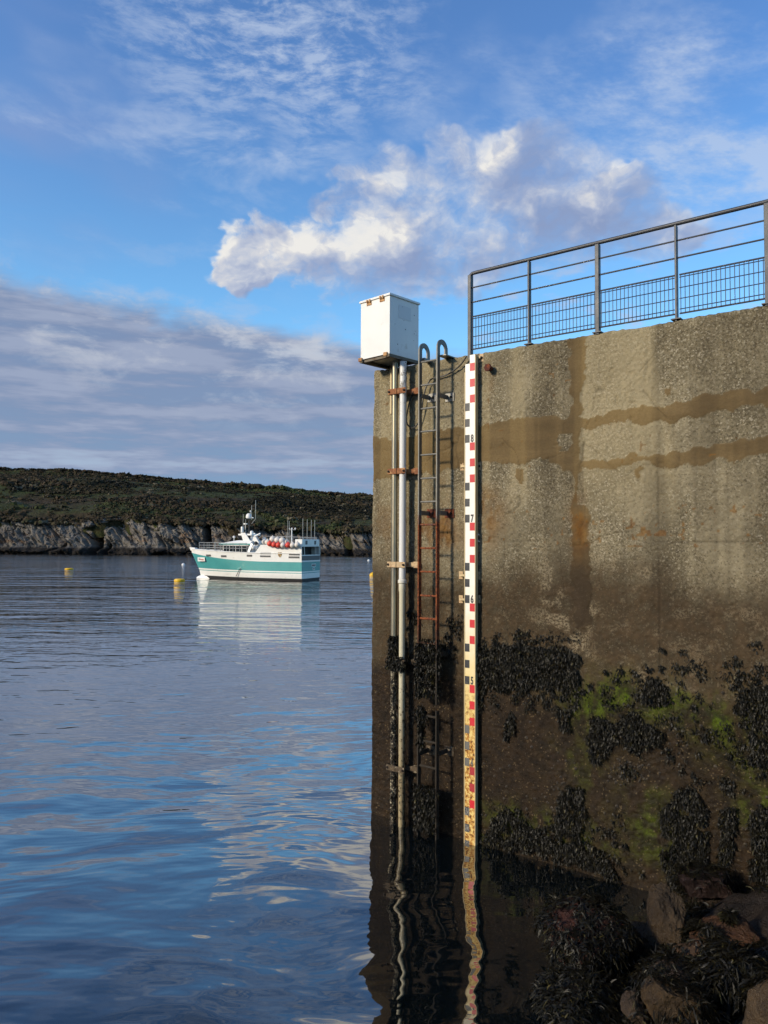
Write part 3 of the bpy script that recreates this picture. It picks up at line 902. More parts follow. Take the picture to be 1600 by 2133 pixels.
# fixing lugs
m_lug = simple('lug_plate', srgb(186, 160, 122), 0.7, 0.1, 0.2, 20, 0.001, 80, srgb(140, 92, 54), 0.35, 14)
m_bolt = simple('dark_bolt', srgb(44, 36, 30), 0.7, 0.4, 0.2, 30)
lug_mb = MB().box(-0.028, 0.028, -0.006, 0.004, -0.048, 0.048)
lug_me = lug_mb.mesh('lug', m_lug)
bolt_me = MB().tube([(0, 0, 0), (0, -0.022, 0)], 0.010, 6).tube([(0, 0, 0), (0, -0.008, 0)], 0.016, 10).mesh('bolt', m_bolt)
arm_me = {}
for s_, (px, py) in (('r', (1003, 745)), ('r', (998, 971)), ('l', (963, 972)), ('r', (996, 1199)), ('l', (960, 1198)), ('r', (996, 1248)), ('l', (960, 1248)), ('r', (994, 1478))):
    u, h = on_wall(px, py, 0.006)
    lug = bpy.data.objects.new('lug', lug_me); lug.location = (u - u_l, 0.0, h); link(lug, tb)
    b_ = bpy.data.objects.new('bolt', bolt_me); b_.location = (0.004, -0.006, 0); link(b_, lug)
    x0 = BW if s_ == 'r' else 0.0
    MB().box(min(u - u_l, x0), max(u - u_l, x0), -0.040, -0.0065, h - 0.012, h + 0.012).build('arm', m_frame, tb)

# ---- ladder
LOUT = 0.20
uL = on_wall(875, 900, LOUT)[0]; uR = on_wall(912.5, 900, LOUT)[0]
LW = uR - uL
ladder = wall_thing('quay_ladder', 'narrow steel quay ladder with hooped tops, grey above and rusty below', 'ladder', uL, 0.0, 0.0)
m_lad, n, bs = new_mat('ladder_steel')
gp = n.node('ShaderNodeTexCoord').outputs['Object']
lz = n.xyz(gp)[2]
ln = n.noise(gp, 9, 5, 0.65)
zz = n.add(lz, n.mul(n.sub(ln, 0.5), 0.30))
c = n.mix(n.ss(ln, 0.35, 0.7), srgb(98, 97, 92), srgb(116, 113, 105))
rusty = n.mix(n.ss(n.noise(gp, 30, 5, 0.7), 0.38, 0.62), srgb(72, 32, 18), srgb(140, 74, 34))
c = n.mix(n.ss(zz, 3.98, 3.80), c, rusty)
c = n.mix(n.ss(zz, 2.75, 2.2), c, srgb(40, 33, 22))
n.put(bs.inputs['Base Color'], c)
n.put(bs.inputs['Metallic'], n.ss(zz, 3.8, 4.0, 0.0, 0.35))
n.put(bs.inputs['Roughness'], n.ss(zz, 3.8, 4.0, 0.9, 0.5))
n.put(bs.inputs['Normal'], n.bump(n.noise(gp, 120, 4, 0.7), 0.002))
BD = 0.062; BT = 0.016                         # flat bar of the stiles
h_gap1 = on_wall(875, 1457, LOUT)[1]; h_gap2 = on_wall(875, 1472, LOUT)[1]
hoop_top = [on_wall(884, 716, LOUT - 0.1)[1], on_wall(922, 708, LOUT - 0.1)[1]]
for k, x in enumerate((0.0, LW)):
    ht = hoop_top[k]
    Rm = 0.088                                  # hoop centre-line radius
    cz0 = ht - Rm - BD / 2
    prof = []
    outer = Rm + BD / 2; inner = Rm - BD / 2
    cy = -LOUT + Rm
    na = 14
    for i in range(na + 1):
        a = math.pi - math.pi * i / na
        prof.append((cy + outer * math.cos(a), cz0 + outer * math.sin(a)))
    foot = WALL_H - 0.02 + 0.02 * k
    prof.append((cy + outer, foot)); prof.append((cy + inner, foot))
    for i in range(na + 1):
        a = math.pi * i / na
        prof.append((cy + inner * math.cos(a), cz0 + inner * math.sin(a)))
    b_ = MB()
    # hoop as a fan of hexahedra (concave outline)
    o_ = prof[:na + 1]; i_ = prof[na + 3:][::-1]
    for i in range(na):
        q = [o_[i], o_[i + 1], i_[i + 1], i_[i]]
        b_.hexa([(x - BT / 2, y, z) for y, z in q] + [(x + BT / 2, y, z) for y, z in q])
    b_.box(x - BT / 2, x + BT / 2, cy + inner, cy + outer, foot, cz0)
    b_.box(x - BT / 2, x + BT / 2, -LOUT - BD / 2, -LOUT + BD / 2, h_gap1 - 0.03 * k, cz0)
    b_.build('stile', m_lad, ladder)
    lo = MB().box(x - BT / 2, x + BT / 2, -LOUT - BD / 2, -LOUT + BD / 2, -0.5, h_gap2 - 0.02 * k)
    lo.build('lower_stile', m_lad, ladder)
    # landing foot on the coping
    MB().box(x - 0.035, x + 0.035 + 0.05 * k, cy + inner - 0.10, cy + outer + 0.03, WALL_H + 0.004 - 0.02 * (1 - k), WALL_H + 0.016).build('foot_plate', m_galv, ladder)
rung_y = [752, 801, 850, 898, 947, 996, 1045, 1093, 1142, 1191, 1241, 1289, 1340, 1389, 1438, 1492, 1545, 1598, 1650, 1702]
rung_me = MB().tube([(0.002, 0, 0), (LW - 0.002, 0, 0)], 0.0125, 10).mesh('rung', m_lad, True)
for y in rung_y:
    h = on_wall(893, y, LOUT)[1]
    mbr = MB().tube([(BT / 2, -LOUT, h), (LW - BT / 2, -LOUT, h)], 0.0125 if y < 1260 else 0.015, 10)
    mbr.build('rung', m_lad, ladder, smooth=True)
for py, mt in ((826, m_galv), (1069, m_rust_dark), (1362, m_pipe_old), (1567, m_pipe_old)):
    for k, x in enumerate((0.0, LW)):
        h = on_wall(893 + 30 * k, py, 0.1)[1]
        p_ = MB().box(x - 0.02, x + 0.115, -0.012, 0.006, h - 0.055, h + 0.055).build('fixing_plate', mt, ladder, bevel=0.003)
        MB().box(x + 0.008, x + 0.020, -LOUT, -0.014, h - 0.028, h + 0.028).build('bracket_arm', m_lad if py != 826 else m_galv, ladder)
        b_ = bpy.data.objects.new('bolt', bolt_me); b_.location = (x + 0.07, -0.013, h); link(b_, p_)

# ---- gauge pipes
POUT = 0.13
pr = 0.042
u1 = on_wall(822, 1000, POUT)[0]; u2 = on_wall(839, 1000, POUT)[0]
h_box_b = None
m_pipe1, n, bs = new_mat('steel_pipe')
gp = n.node('ShaderNodeTexCoord').outputs['Object']
lz = n.xyz(gp)[2]
ln = n.noise(gp, 10, 5, 0.65)
zz = n.add(lz, n.mul(n.sub(ln, 0.5), 0.35))
c = n.mix(n.ss(n.noise(n.scale(gp, (1, 1, 0.25)), 5, 4, 0.6), 0.35, 0.65), srgb(132, 126, 112), srgb(160, 150, 124))
c = n.mix(n.ss(zz, 2.2, 1.8), c, n.mix(n.ss(n.noise(gp, 34, 5, 0.7), 0.52, 0.60), srgb(40, 32, 22), srgb(170, 158, 130)))
n.put(bs.inputs['Base Color'], c)
n.put(bs.inputs['Metallic'], n.ss(zz, 1.9, 2.3, 0.0, 0.8))
n.put(bs.inputs['Roughness'], n.ss(zz, 1.9, 2.3, 0.85, 0.38))
n.put(bs.inputs['Normal'], n.bump(n.noise(gp, 40, 4, 0.7), n.ss(zz, 2.3, 1.9, 0.0, 0.01)))
m_pipe2, n, bs = new_mat('plastic_pipe')
gp = n.node('ShaderNodeTexCoord').outputs['Object']
lz = n.xyz(gp)[2]
ln = n.noise(gp, 12, 5, 0.65)
zz = n.add(lz, n.mul(n.sub(ln, 0.5), 0.5))
c = n.mix(n.ss(lz, 3.2, 3.0), srgb(216, 214, 208), srgb(206, 198, 170))
c = n.mix(n.ss(zz, 2.2, 0.6), c, srgb(150, 134, 100))
c = n.mix(n.mul(n.ss(zz, 2.5, 1.2), n.ss(n.noise(gp, 22, 5, 0.7), 0.52, 0.62)), c, srgb(66, 54, 36))
c = n.mix(n.mul(n.ss(lz, 5.2, 5.7), n.ss(n.noise(gp, 14, 4, 0.7), 0.50, 0.6)), c, srgb(120, 112, 98))
n.put(bs.inputs['Base Color'], c)
bs.inputs['Roughness'].default_value = 0.4
gauge = wall_thing('gauge_pipes', 'pair of vertical pipes, steel and white plastic, held by rusty straps under the box', 'pipes', u1, 0.0, 0.0)
PT = WALL_H + 0.02
MB().tube([(0, -POUT, -0.6), (0, -POUT, PT)], pr * 0.92, 20).build('steel_pipe', m_pipe1, gauge, smooth=True)
du = u2 - u1
hc = on_wall(835, 1214, POUT)[1]
pp = [(-0.6, pr * 0.93), (hc - 0.12, pr * 0.93), (hc - 0.10, pr * 1.08), (hc - 0.01, pr * 1.10), (hc + 0.0, pr * 1.34), (hc + 0.035, pr * 1.34), (hc + 0.045, pr * 1.05), (PT, pr * 1.05)]
MB().lathe([(r_, z) for z, r_ in pp], (du, -POUT, 0), 22).build('plastic_pipe', m_pipe2, gauge, smooth=True)
for py, mt in ((816, m_rust), (982, m_rust), (1176, m_lug), (1378, m_pipe_old), (1600, m_pipe_old)):
    h = on_wall(830, py, POUT)[1]
    st_ = MB()
    st_.box(-0.075, du + 0.075, -POUT - pr * 1.12 - 0.007, -POUT - pr * 1.12, h - 0.036, h + 0.036)
    st_.box(-0.075, -0.067, -POUT - pr * 1.12, -POUT + 0.02, h - 0.036, h + 0.036)
    s_ = st_.build('strap', mt, gauge, bevel=0.002)
    MB().box(du / 2 - 0.005, du / 2 + 0.005, -POUT - pr * 1.12 - 0.016, -POUT - pr * 1.12 - 0.0075, h - 0.036, h + 0.036).build('rib', mt, s_)
    MB().box(-0.09, du + 0.20, -0.05, -0.043, h - 0.030, h + 0.030).build('back_bar', mt, s_)
    for xx in (-0.055, du + 0.055):
        b_ = bpy.data.objects.new('bolt', bolt_me); b_.location = (xx, -POUT - pr * 1.12 - 0.007, h); link(b_, s_)
    MB().box(du + 0.115, du + 0.185, -0.052, 0.0, h - 0.040, h + 0.040).build('wall_block', mt, s_)

# short batten beside the pipes
ub = on_wall(814, 815, 0.03)[0]
hb0 = on_wall(814, 862, 0.03)[1]
bt_ = MB().box(0, 0.026, -0.03, 0.004, 0, WALL_H - hb0 - 0.02).build('batten', m_frame, None, bevel=0.002)
bt_.location = wall_pt(ub - 0.013, 0, hb0); bt_.rotation_euler = (0, 0, WALL_RZ)
tag(bt_, 'short cream batten on the wall just left of the steel pipe', 'batten')

# ---- instrument box
th = R(44)
e1 = Vector((math.cos(th), -math.sin(th), 0)); e2 = Vector((math.sin(th), math.cos(th), 0))
o0 = Vector((0, 0, CAM_H)); dr = ray(811.5, 738)
BZ = 9.72
p0 = o0 + dr * (BZ / dr.y)
h_b = p0.z
dr = ray(812.5, 610); h_t = (o0 + dr * (BZ / dr.y)).z
aW, bW = 0.53, 0.56
print('box', p0, h_b, h_t)
box = thing('instrument_box', 'white metal instrument box with rusty hinges standing on top of two pipes', 'box', (p0.x, p0.y, h_b), -th)
# local: x along the left face towards the near edge (0), y inwards along the right face
HB = h_t - h_b
MB().box(-aW, 0, 0, bW, 0.012, HB - 0.03).build('housing', m_boxw, box, bevel=0.004)
MB().box(-aW - 0.016, 0.016, -0.016, bW + 0.016, HB - 0.029, HB).build('lid', m_boxw, box, bevel=0.004)
ba = MB().box(-aW - 0.01, -aW + 0.045, -0.01, bW + 0.01, -0.03, 0.011)
ba.box(-0.045, 0.004, -0.008, bW + 0.008, -0.028, 0.010)
ba.box(-aW + 0.046, -0.046, 0.02, 0.07, -0.026, 0.010).box(-aW + 0.046, -0.046, bW - 0.07, bW - 0.02, -0.026, 0.010)
ba.build('base_frame', m_under, box, bevel=0.003)
m_bpl = simple('brass_rust', srgb(170, 130, 84), 0.6, 0.3, 0.3, 30, 0.002, 90, srgb(120, 72, 34), 0.4, 22)
for x in (-aW * 0.78, -aW * 0.33):
    hg = MB().box(x, x + 0.085, -0.008, 0.002, HB - 0.085, HB - 0.040)
    hg.box(x + 0.008, x + 0.032, -0.026, -0.004, HB - 0.050, HB - 0.012).box(x + 0.052, x + 0.078, -0.026, -0.004, HB - 0.050, HB - 0.012)
    hg.build('hinge', m_bpl, box, bevel=0.002)
for x, y in ((-aW + 0.01, -0.012), (-0.06, -0.012)):
    MB().box(x - 0.03, x + 0.03, y - 0.012, y + 0.008, -0.012, 0.035).build('corner_clip', m_bpl, box, bevel=0.003)
m_pl = simple('ghost_label', srgb(214, 214, 212), 0.5, 0, 0.02)
MB().box(0.0005, 0.0022, bW * 0.30, bW * 0.72, HB * 0.64, HB * 0.86).build('label_plate', m_pl, box)
ch = MB()
rg = random.Random(8)
for y, z in ((0.10, 0.52), (0.30, 0.48), (0.27, 0.62), (0.47, 0.45), (0.51, 0.44), (0.49, 0.5), (0.15, 0.2), (0.46, 0.33), (0.47, 0.76), (0.24, 0.84)):
    rr = rg.uniform(0.004, 0.009)
    ch.lathe([(0.0005, -rr), (rr * .7, 0), (0.0005, rr)], (0.0012, y, z * HB), 6)
ch.build('paint_chip', m_bolt, box)

# ---- signal cable looping along the wall
cab = []
for px, py, ou in ((972, 742, 0.06), (962, 757, 0.05), (948, 770, 0.04), (930, 781, 0.035), (913, 786, 0.035), (900, 789, 0.04), (893, 796, 0.05), (886, 812, 0.06), (881, 835, 0.06), (878, 860, 0.05), (872, 880, 0.05), (862, 891, 0.05), (852, 888, 0.05), (847, 878, 0.05), (848, 862, 0.05), (853, 838, 0.05), (861, 815, 0.05)):
    u, h = on_wall(px, py, ou); cab.append((u, -ou, h))
cab = [Vector(p) for p in cab]
sm = []
for i in range(len(cab) - 1):
    p_1 = cab[max(i - 1, 0)]; p1 = cab[i]; p2 = cab[i + 1]; p3 = cab[min(i + 2, len(cab) - 1)]
    for t in (0, .25, .5, .75):
        sm.append(0.5 * ((2 * p1) + (p2 - p_1) * t + (2 * p_1 - 5 * p1 + 4 * p2 - p3) * t * t + (3 * p1 - p_1 - 3 * p2 + p3) * t ** 3))
sm.append(cab[-1])
cable = MB().tube([p - Vector((cab[0].x, 0, 0)) for p in sm], 0.009, 7).build('signal_cable', m_black, None, smooth=True)
cable.location = wall_pt(cab[0].x, 0, 0); cable.rotation_euler = (0, 0, WALL_RZ)
tag(cable, 'thin black cable looping across the wall behind the ladder', 'cable')

# ---- rusty anchor bolt in the wall, a piece of the quay
u, h = on_wall(1023, 768, 0.0)
ab = MB().tube([(0, 0.03, 0), (0, -0.075, 0)], 0.028, 12)
ab.tube([(0, -0.055, 0), (0, -0.095, 0)], 0.047, 6)
ab.build('anchor_bolt', m_rust_dark, quay, loc=(u, 0, h))
# scraps of pale rag caught beside the tide board
rag = MB()
for px, py in ((992, 1112), (993, 1126)):
    u, h = on_wall(px, py, 0.03)
    rag._add([(u, -0.03, h + 0.03), (u + 0.05, -0.035, h - 0.015), (u - 0.005, -0.03, h - 0.02), (u, -0.026, h + 0.028), (u + 0.05, -0.031, h - 0.016), (u - 0.005, -0.026, h - 0.021)], [(0, 1, 2), (5, 4, 3), (0, 3, 4, 1), (1, 4, 5, 2), (2, 5, 3, 0)])
rg_ = rag.build('pale_scrap', m_pvc, quay)

# ---- guard rail along the top
post_px = [(980, 737), (1103, 715), (1246, 689), (1410, 657), (1600, 627)]
ups = [on_wall(x, y, -0.03)[0] for x, y in post_px]
dlast = ups[-1] - ups[-2]
ups += [ups[-1] + dlast, ups[-1] + 2 * dlast]
print('posts', ups)
FH = on_wall(983, 570, -0.03)[1] - WALL_H
rail = wall_thing('guard_rail', 'grey steel guard rail with wire mesh panels along the quay top', 'railing', ups[0], 0.0, WALL_H)
yo = 0.03
pm = []
for i, u in enumerate(ups):
    x = u - ups[0]
    w_ = 0.010 if i % 2 else 0.022
    p_ = MB().box(x - w_, x + w_, yo - 0.032, yo + 0.032, -0.06 if i == 0 else -0.012, FH - 0.02)
    p_.build('post', m_fence, rail, bevel=0.003)
    if i: MB().box(x - 0.05, x + 0.05, yo - 0.05, yo + 0.06, 0.006, 0.016).build('base_plate', m_fence, rail)
xe = ups[-1] - ups[0]
MB().tube([(-0.01, yo, FH - 0.06), (0.0, yo, FH - 0.022), (0.03, yo, FH), (0.08, yo, FH + 0.002), (xe, yo, FH + 0.002)], 0.0225, 14).build('top_rail', m_fence, rail, smooth=True)
for f_ in (0.825, 0.645):
    MB().tube([(0, yo, FH * f_), (xe, yo, FH * f_)], 0.0095, 8).build('middle_rail', m_fence, rail, smooth=True)
M1, M0 = FH * 0.468, FH * 0.068
vw = MB().tube([(0, 0, 0), (0, 0, M1 - M0)], 0.0042, 5).mesh('wire', m_wire)
for i in range(len(ups) - 1):
    x0 = ups[i] - ups[0] + 0.03; x1 = ups[i + 1] - ups[0] - 0.02
    fr = MB().tube([(x0, yo, M1), (x1, yo, M1)], 0.0095, 8).build('mesh_panel', m_fence, rail)
    MB().tube([(x0, yo, M0), (x1, yo, M0)], 0.0095, 8).build('bottom_bar', m_fence, fr)
    nw = 19
    for k in range(nw):
        w_ = bpy.data.objects.new('wire', vw)
        w_.location = (x0 + (x1 - x0) * (k + 0.35) / (nw - 0.3), yo - 0.012, M0); link(w_, fr)
    for f_ in (0.93, 0.66, 0.38, 0.11):
        MB().tube([(x0, yo - 0.004, M0 + (M1 - M0) * f_), (x1, yo - 0.004, M0 + (M1 - M0) * f_)], 0.0055, 5).build('wire', m_wire, fr)

# ------------------------------------------------------------------ fishing boat at its mooring
PHI = R(20)
BEAM = 4.0
hd = Vector((-math.cos(PHI), math.sin(PHI), 0)); pd = Vector((-math.sin(PHI), -math.cos(PHI), 0))
q0 = on_level(628, 1211.5, 0.0)
STERN = q0 - pd * (BEAM / 2)
def boat_xz(zx, zy, yl=BEAM / 2):
    """enlarged-view reading -> boat x (forward) and z on the fore-and-aft plane y = yl"""
    d_ = ray(390 + zx / 5.517, 1030 + zy / 5.517); o_ = Vector((0, 0, CAM_H))
    pp_ = STERN + pd * yl
    t_ = (pp_ - o_).dot(pd) / d_.dot(pd)
    w_ = o_ + d_ * t_ - STERN
    return w_.dot(hd), w_.z
m_bw = simple('boat_white', srgb(232, 230, 222), 0.35, 0, 0.04, 1.5, 0, 60, srgb(176, 160, 132), 0.10, 2.5)
m_teal = simple('boat_teal', srgb(70, 150, 147), 0.38, 0, 0.06, 1.2)
m_bblk = simple('antifouling', srgb(26, 26, 26), 0.7, 0, 0.2, 2)
m_glass = simple('cabin_glass', srgb(20, 24, 28), 0.08, 0, 0.05, 2)
m_grill = simple('grey_grille', srgb(84, 82, 80), 0.6, 0, 0.15, 6)
m_bmet = simple('boat_rail_metal', srgb(168, 166, 158), 0.4, 0.5, 0.1, 4)
m_dark = simple('deck_interior', srgb(46, 48, 48), 0.8, 0, 0.3, 2)
m_deck = simple('deck_grey', srgb(120, 128, 130), 0.7, 0, 0.2, 2)
LB = boat_xz(45, 640, 0.0)[0]
print('boat length', LB, STERN)
boat = thing('fishing_boat', 'teal and white fishing boat moored off the island with fenders on its roof', 'boat', STERN, math.pi - PHI)
NS = 40
sj = np.linspace(0, 1, NS)
bowrise = np.clip((sj - 0.25) / 0.75, 0, 1) ** 1.9
rowz = [np.full(NS, -0.7), 0.24 + 0.06 * bowrise, 0.72 + 0.06 * bowrise, 0.785 + 0.06 * bowrise, 0.90 + 0.10 * bowrise, 1.76 + 0.72 * bowrise, 2.56 + 0.32 * bowrise]
rowL = [LB - 1.7, LB - 1.15, LB - 1.02, LB - 0.98, LB - 0.9, LB - 0.12, LB]
rowmat = [2, 0, 1, 0, 1, 0]
fd = 1 - np.clip((sj - 0.42) / 0.58, 0, 1) ** 2.3
fw = 1 - np.clip((sj - 0.25) / 0.75, 0, 1) ** 1.7
hv = []
for z_, L_ in zip(rowz, rowL):
    t_ = np.clip(z_ / 2.6, 0, 1)
    b_ = BEAM / 2 * ((1 - t_) * 0.965 * fw + t_ * fd) + 0.03 * t_
    if z_[0] < 0: b_ = b_ * 0.75
    hv.append(np.stack([sj * L_, b_, z_], -1))
hv = np.stack(hv, 0)
nr_ = len(rowz)
allv = np.concatenate([hv.reshape(-1, 3), hv.reshape(-1, 3) * np.array([1, -1, 1])])
qs = []; mi = []
for r_ in range(nr_ - 1):
    for j in range(NS - 1):
        a = r_ * NS + j; b = a + 1; c_ = a + NS + 1; d_ = a + NS
        o2 = nr_ * NS
        qs.append((a, d_, c_, b)); mi.append(rowmat[r_])
        qs.append((a + o2, b + o2, c_ + o2, d_ + o2)); mi.append(rowmat[r_])
    a = r_ * NS; o2 = nr_ * NS
    qs.append((a, a + o2, a + NS + o2, a + NS)); mi.append(rowmat[r_] if r_ != nr_ - 2 else 0)
# leave the transom open above the teal: drop the last transom quad
qs.pop(); mi.pop()
me = np_mesh('hull', allv, np.array(qs), [m_bw, m_teal, m_bblk], False, mi)
me.polygons.foreach_set('use_smooth', [True] * len(me.polygons))
try: me.set_sharp_from_angle(angle=R(30))
except Exception: pass
hull = link(bpy.data.objects.new('hull', me), boat)
# working deck inside the bulwarks
dk = []
for j in range(NS):
    x_ = sj[j] * (LB - 0.25); b_ = max(0.02, (BEAM / 2 - 0.06) * fd[j] - 0.02); z_ = 1.95 + 0.45 * bowrise[j]
    dk += [(x_, b_, z_), (x_, -b_, z_)]
dkm = MB(); dkm._add(dk, [(2 * j, 2 * j + 1, 2 * j + 3, 2 * j + 2) for j in range(NS - 1)])
dkm.build('deck', m_deck, boat)
# bulwark cap
cap = MB().tube([(x_, y_, z_) for x_, y_, z_ in hv[-1]], 0.05, 6)
cap.tube([(x_, -y_, z_) for x_, y_, z_ in hv[-1]], 0.05, 6)
cap.build('bulwark_cap', m_bw, boat)
# bulb under the stem
bb = MB(); bx0 = LB - 1.9
prof = [(0.02, 1.0), (0.16, 0.93), (0.30, 0.76), (0.43, 0.48), (0.54, 0.12), (0.62, -0.30), (0.70, -0.90), (0.74, -2.2)]
ring = 14
vs = []
for r_, t_ in prof:
    for k in range(ring):
        a = 2 * math.pi * k / ring
        vs.append((LB - 1.72 + t_ * 1.05, r_ * 0.58 * math.cos(a), -0.02 + r_ * 0.74 * math.sin(a)))
fs = [(i * ring + k, i * ring + (k + 1) % ring, (i + 1) * ring + (k + 1) % ring, (i + 1) * ring + k) for i in range(len(prof) - 1) for k in range(ring)]
fs.append(tuple(range(ring)))
bb._add(vs, fs); bb.build('bulbous_bow', m_bw, boat, smooth=True)
# stem head
MB().hexa([(LB - 0.55, -0.22, 2.6), (LB + 0.02, -0.10, 2.72), (LB + 0.02, 0.10, 2.72), (LB - 0.55, 0.22, 2.6), (LB - 0.6, -0.24, 2.98), (LB + 0.12, -0.14, 3.02), (LB + 0.12, 0.14, 3.02), (LB - 0.6, 0.24, 2.98)]).build('stem_head', m_bw, boat, bevel=0.03)

# shelter deck aft: side plates flush with the hull, roof, dark inside
fx, fz = boat_xz(782, 668); tx, tz = boat_xz(848, 577); ax, azz = boat_xz(1318, 594)
print('shelter', fx, fz, tx, tz, ax, azz)
RZ = (tz + azz) / 2
for s_ in (1, -1):
    y0 = s_ * (BEAM / 2 + 0.035)
    MB().prism([(0.0, y0, 2.50), (fx, y0, 2.50), (fx, y0, fz), (tx, y0, tz), (0.0, y0, azz)], (0, -s_ * 0.06, 0)).build('shelter_side', m_bw, boat)
MB().hexa([(0.06, -1.97, azz - 0.06), (tx - 0.02, -1.97, tz - 0.06), (tx - 0.02, 1.97, tz - 0.06), (0.06, 1.97, azz - 0.06), (0.06, -1.97, azz - 0.005), (tx - 0.02, -1.97, tz - 0.005), (tx - 0.02, 1.97, tz - 0.005), (0.06, 1.97, azz - 0.005)]).build('shelter_roof', m_bw, boat)
MB().box(0.9, 0.96, -1.96, 1.96, 1.9, RZ - 0.07).build('shelter_bulkhead', m_dark, boat)
MB().hexa([(fx - 0.05, -1.96, 1.9), (fx - 0.02, -1.96, 1.9), (fx - 0.02, 1.96, 1.9), (fx - 0.05, 1.96, 1.9), (tx - 0.05, -1.96, tz - 0.07), (tx - 0.02, -1.96, tz - 0.07), (tx - 0.02, 1.96, tz - 0.07), (tx - 0.05, 1.96, tz - 0.07)]).build('shelter_front', m_bw, boat)
# stern frame: grey coaming, posts, upper panel with two windows
MB().box(-0.03, 0.05, -1.98, 1.98, 1.765, 1.90).build('transom_ledge', m_bw, boat)
MB().box(0.0, 0.06, -1.93, 1.93, 1.905, 2.33).build('stern_coaming', m_grill, boat)
MB().box(-0.02, 0.07, -1.97, 1.97, 2.335, 2.42).build('stern_rail', m_bw, boat)
for y_ in (-1.93, -1.1, 1.35, 1.9):
    MB().beam((0.03, y_, 2.43), (0.10, y_ * 0.98, 3.16), 0.07, 0.07).build('stern_post', m_bmet, boat)
pz = boat_xz(1325, 515, BEAM / 2)[1]
up = MB().box(0.02, 0.75, -1.86, 1.86, 3.17, pz).build('upper_cabin', m_bw, boat, bevel=0.03)
for y_, w_ in ((1.0, 0.32), (-0.9, 0.28)):
    MB().box(0.0, 0.018, y_ - w_ / 2 - 0.04, y_ + w_ / 2 + 0.04, 3.38, pz - 0.12).build('window', m_grill, up)
# louvres and windows in the side
def side_rect(zx0, zx1, zy0, zy1, name, mt, yp=BEAM / 2 + 0.037, th=0.012):
    x0, z1 = boat_xz(zx0, zy0, yp); x1, z0 = boat_xz(zx1, zy1, yp)
    _, z1b = boat_xz(zx1, zy0 + 6, yp)
    lo, hi = min(x0, x1), max(x0, x1)
    return MB().box(lo, hi, yp, yp + th, z0, z1).build(name, mt, boat)
for r_ in ((843, 962, 664, 686), (838, 958, 700, 720), (1170, 1293, 679, 700), (1166, 1290, 711, 733)):
    side_rect(*r_, 'louvre', m_grill)
def hull_y(x_, z_):
    s_ = np.clip(x_ / LB, 0, 1); t_ = min(max(z_ / 2.6, 0), 1)
    return BEAM / 2 * ((1 - t_) * 0.965 * np.interp(s_, sj, fw) + t_ * np.interp(s_, sj, fd)) + 0.03 * t_
def hull_patch(zx0, zx1, zy0, zy1, name, mt, parent=boat, off=0.012, th=0.012):
    """thin plate following the curve of the port side"""
    m__ = MB(); k = 5; top = []; bot = []
    for i in range(k + 1):
        zx_ = zx0 + (zx1 - zx0) * i / k
        y_ = BEAM / 2
        for _ in range(6):
            x_, z_ = boat_xz(zx_, (zy0 + zy1) / 2, y_); y_ = float(hull_y(x_, z_))
        zt = boat_xz(zx_, zy0, y_)[1]; zb = boat_xz(zx_, zy1, y_)[1]
        top.append((x_, float(hull_y(x_, zt)) + off, zt)); bot.append((x_, float(hull_y(x_, zb)) + off, zb))
    vs = top + bot + [(x, y + th, z) for x, y, z in top] + [(x, y + th, z) for x, y, z in bot]
    n1 = k + 1; fs = []
    for i in range(k):
        fs.append((2 * n1 + i, 2 * n1 + i + 1, 3 * n1 + i + 1, 3 * n1 + i))
        fs.append((i, i + n1, i + n1 + 1, i + 1))
        fs.append((i, i + 1, 2 * n1 + i + 1, 2 * n1 + i)); fs.append((n1 + i, 3 * n1 + i, 3 * n1 + i + 1, n1 + i + 1))
    fs += [(0, 2 * n1, 3 * n1, n1), (k, n1 + k, 3 * n1 + k, 2 * n1 + k)]
    m__._add(vs, fs)
    return m__.build(name, mt, parent)
hull_patch(218, 270, 690, 710, 'porthole', m_grill)
hull_patch(390, 450, 698, 720, 'porthole', m_grill)
hull_patch(686, 746, 692, 714, 'porthole', m_grill)
np_ = hull_patch(122, 204, 722, 768, 'name_plate', m_bw)
m_lett = simple('name_letters', srgb(60, 40, 36), 0.6)
m_lett2 = simple('name_letters_red', srgb(176, 74, 56), 0.6)
for i, (a_, b_) in enumerate(((135, 143), (147, 154), (158, 165), (168, 175), (178, 190))):
    hull_patch(a_, b_, 735 + i * 2, 750 + i * 2, 'lettering', m_lett if i < 2 else m_lett2, np_, 0.026, 0.006)
# transom plates
def transom_rect(y0, y1, z0, z1, name, mt, par=boat, off=0.0):
    return MB().box(-0.014 - off, -0.002 - off, y0, y1, z0, z1).build(name, mt, par)
tp = transom_rect(-1.05, -0.1, 1.30, 1.56, 'name_plate', m_bw)
for i in range(5): transom_rect(-0.98 + i * 0.17, -0.86 + i * 0.17, 1.36, 1.50, 'lettering', m_lett, tp, 0.013)
tp = transom_rect(-0.82, -0.36, 0.98, 1.20, 'port_plate', m_bw)
transom_rect(-0.72, -0.46, 1.04, 1.14, 'lettering', m_lett, tp, 0.013)
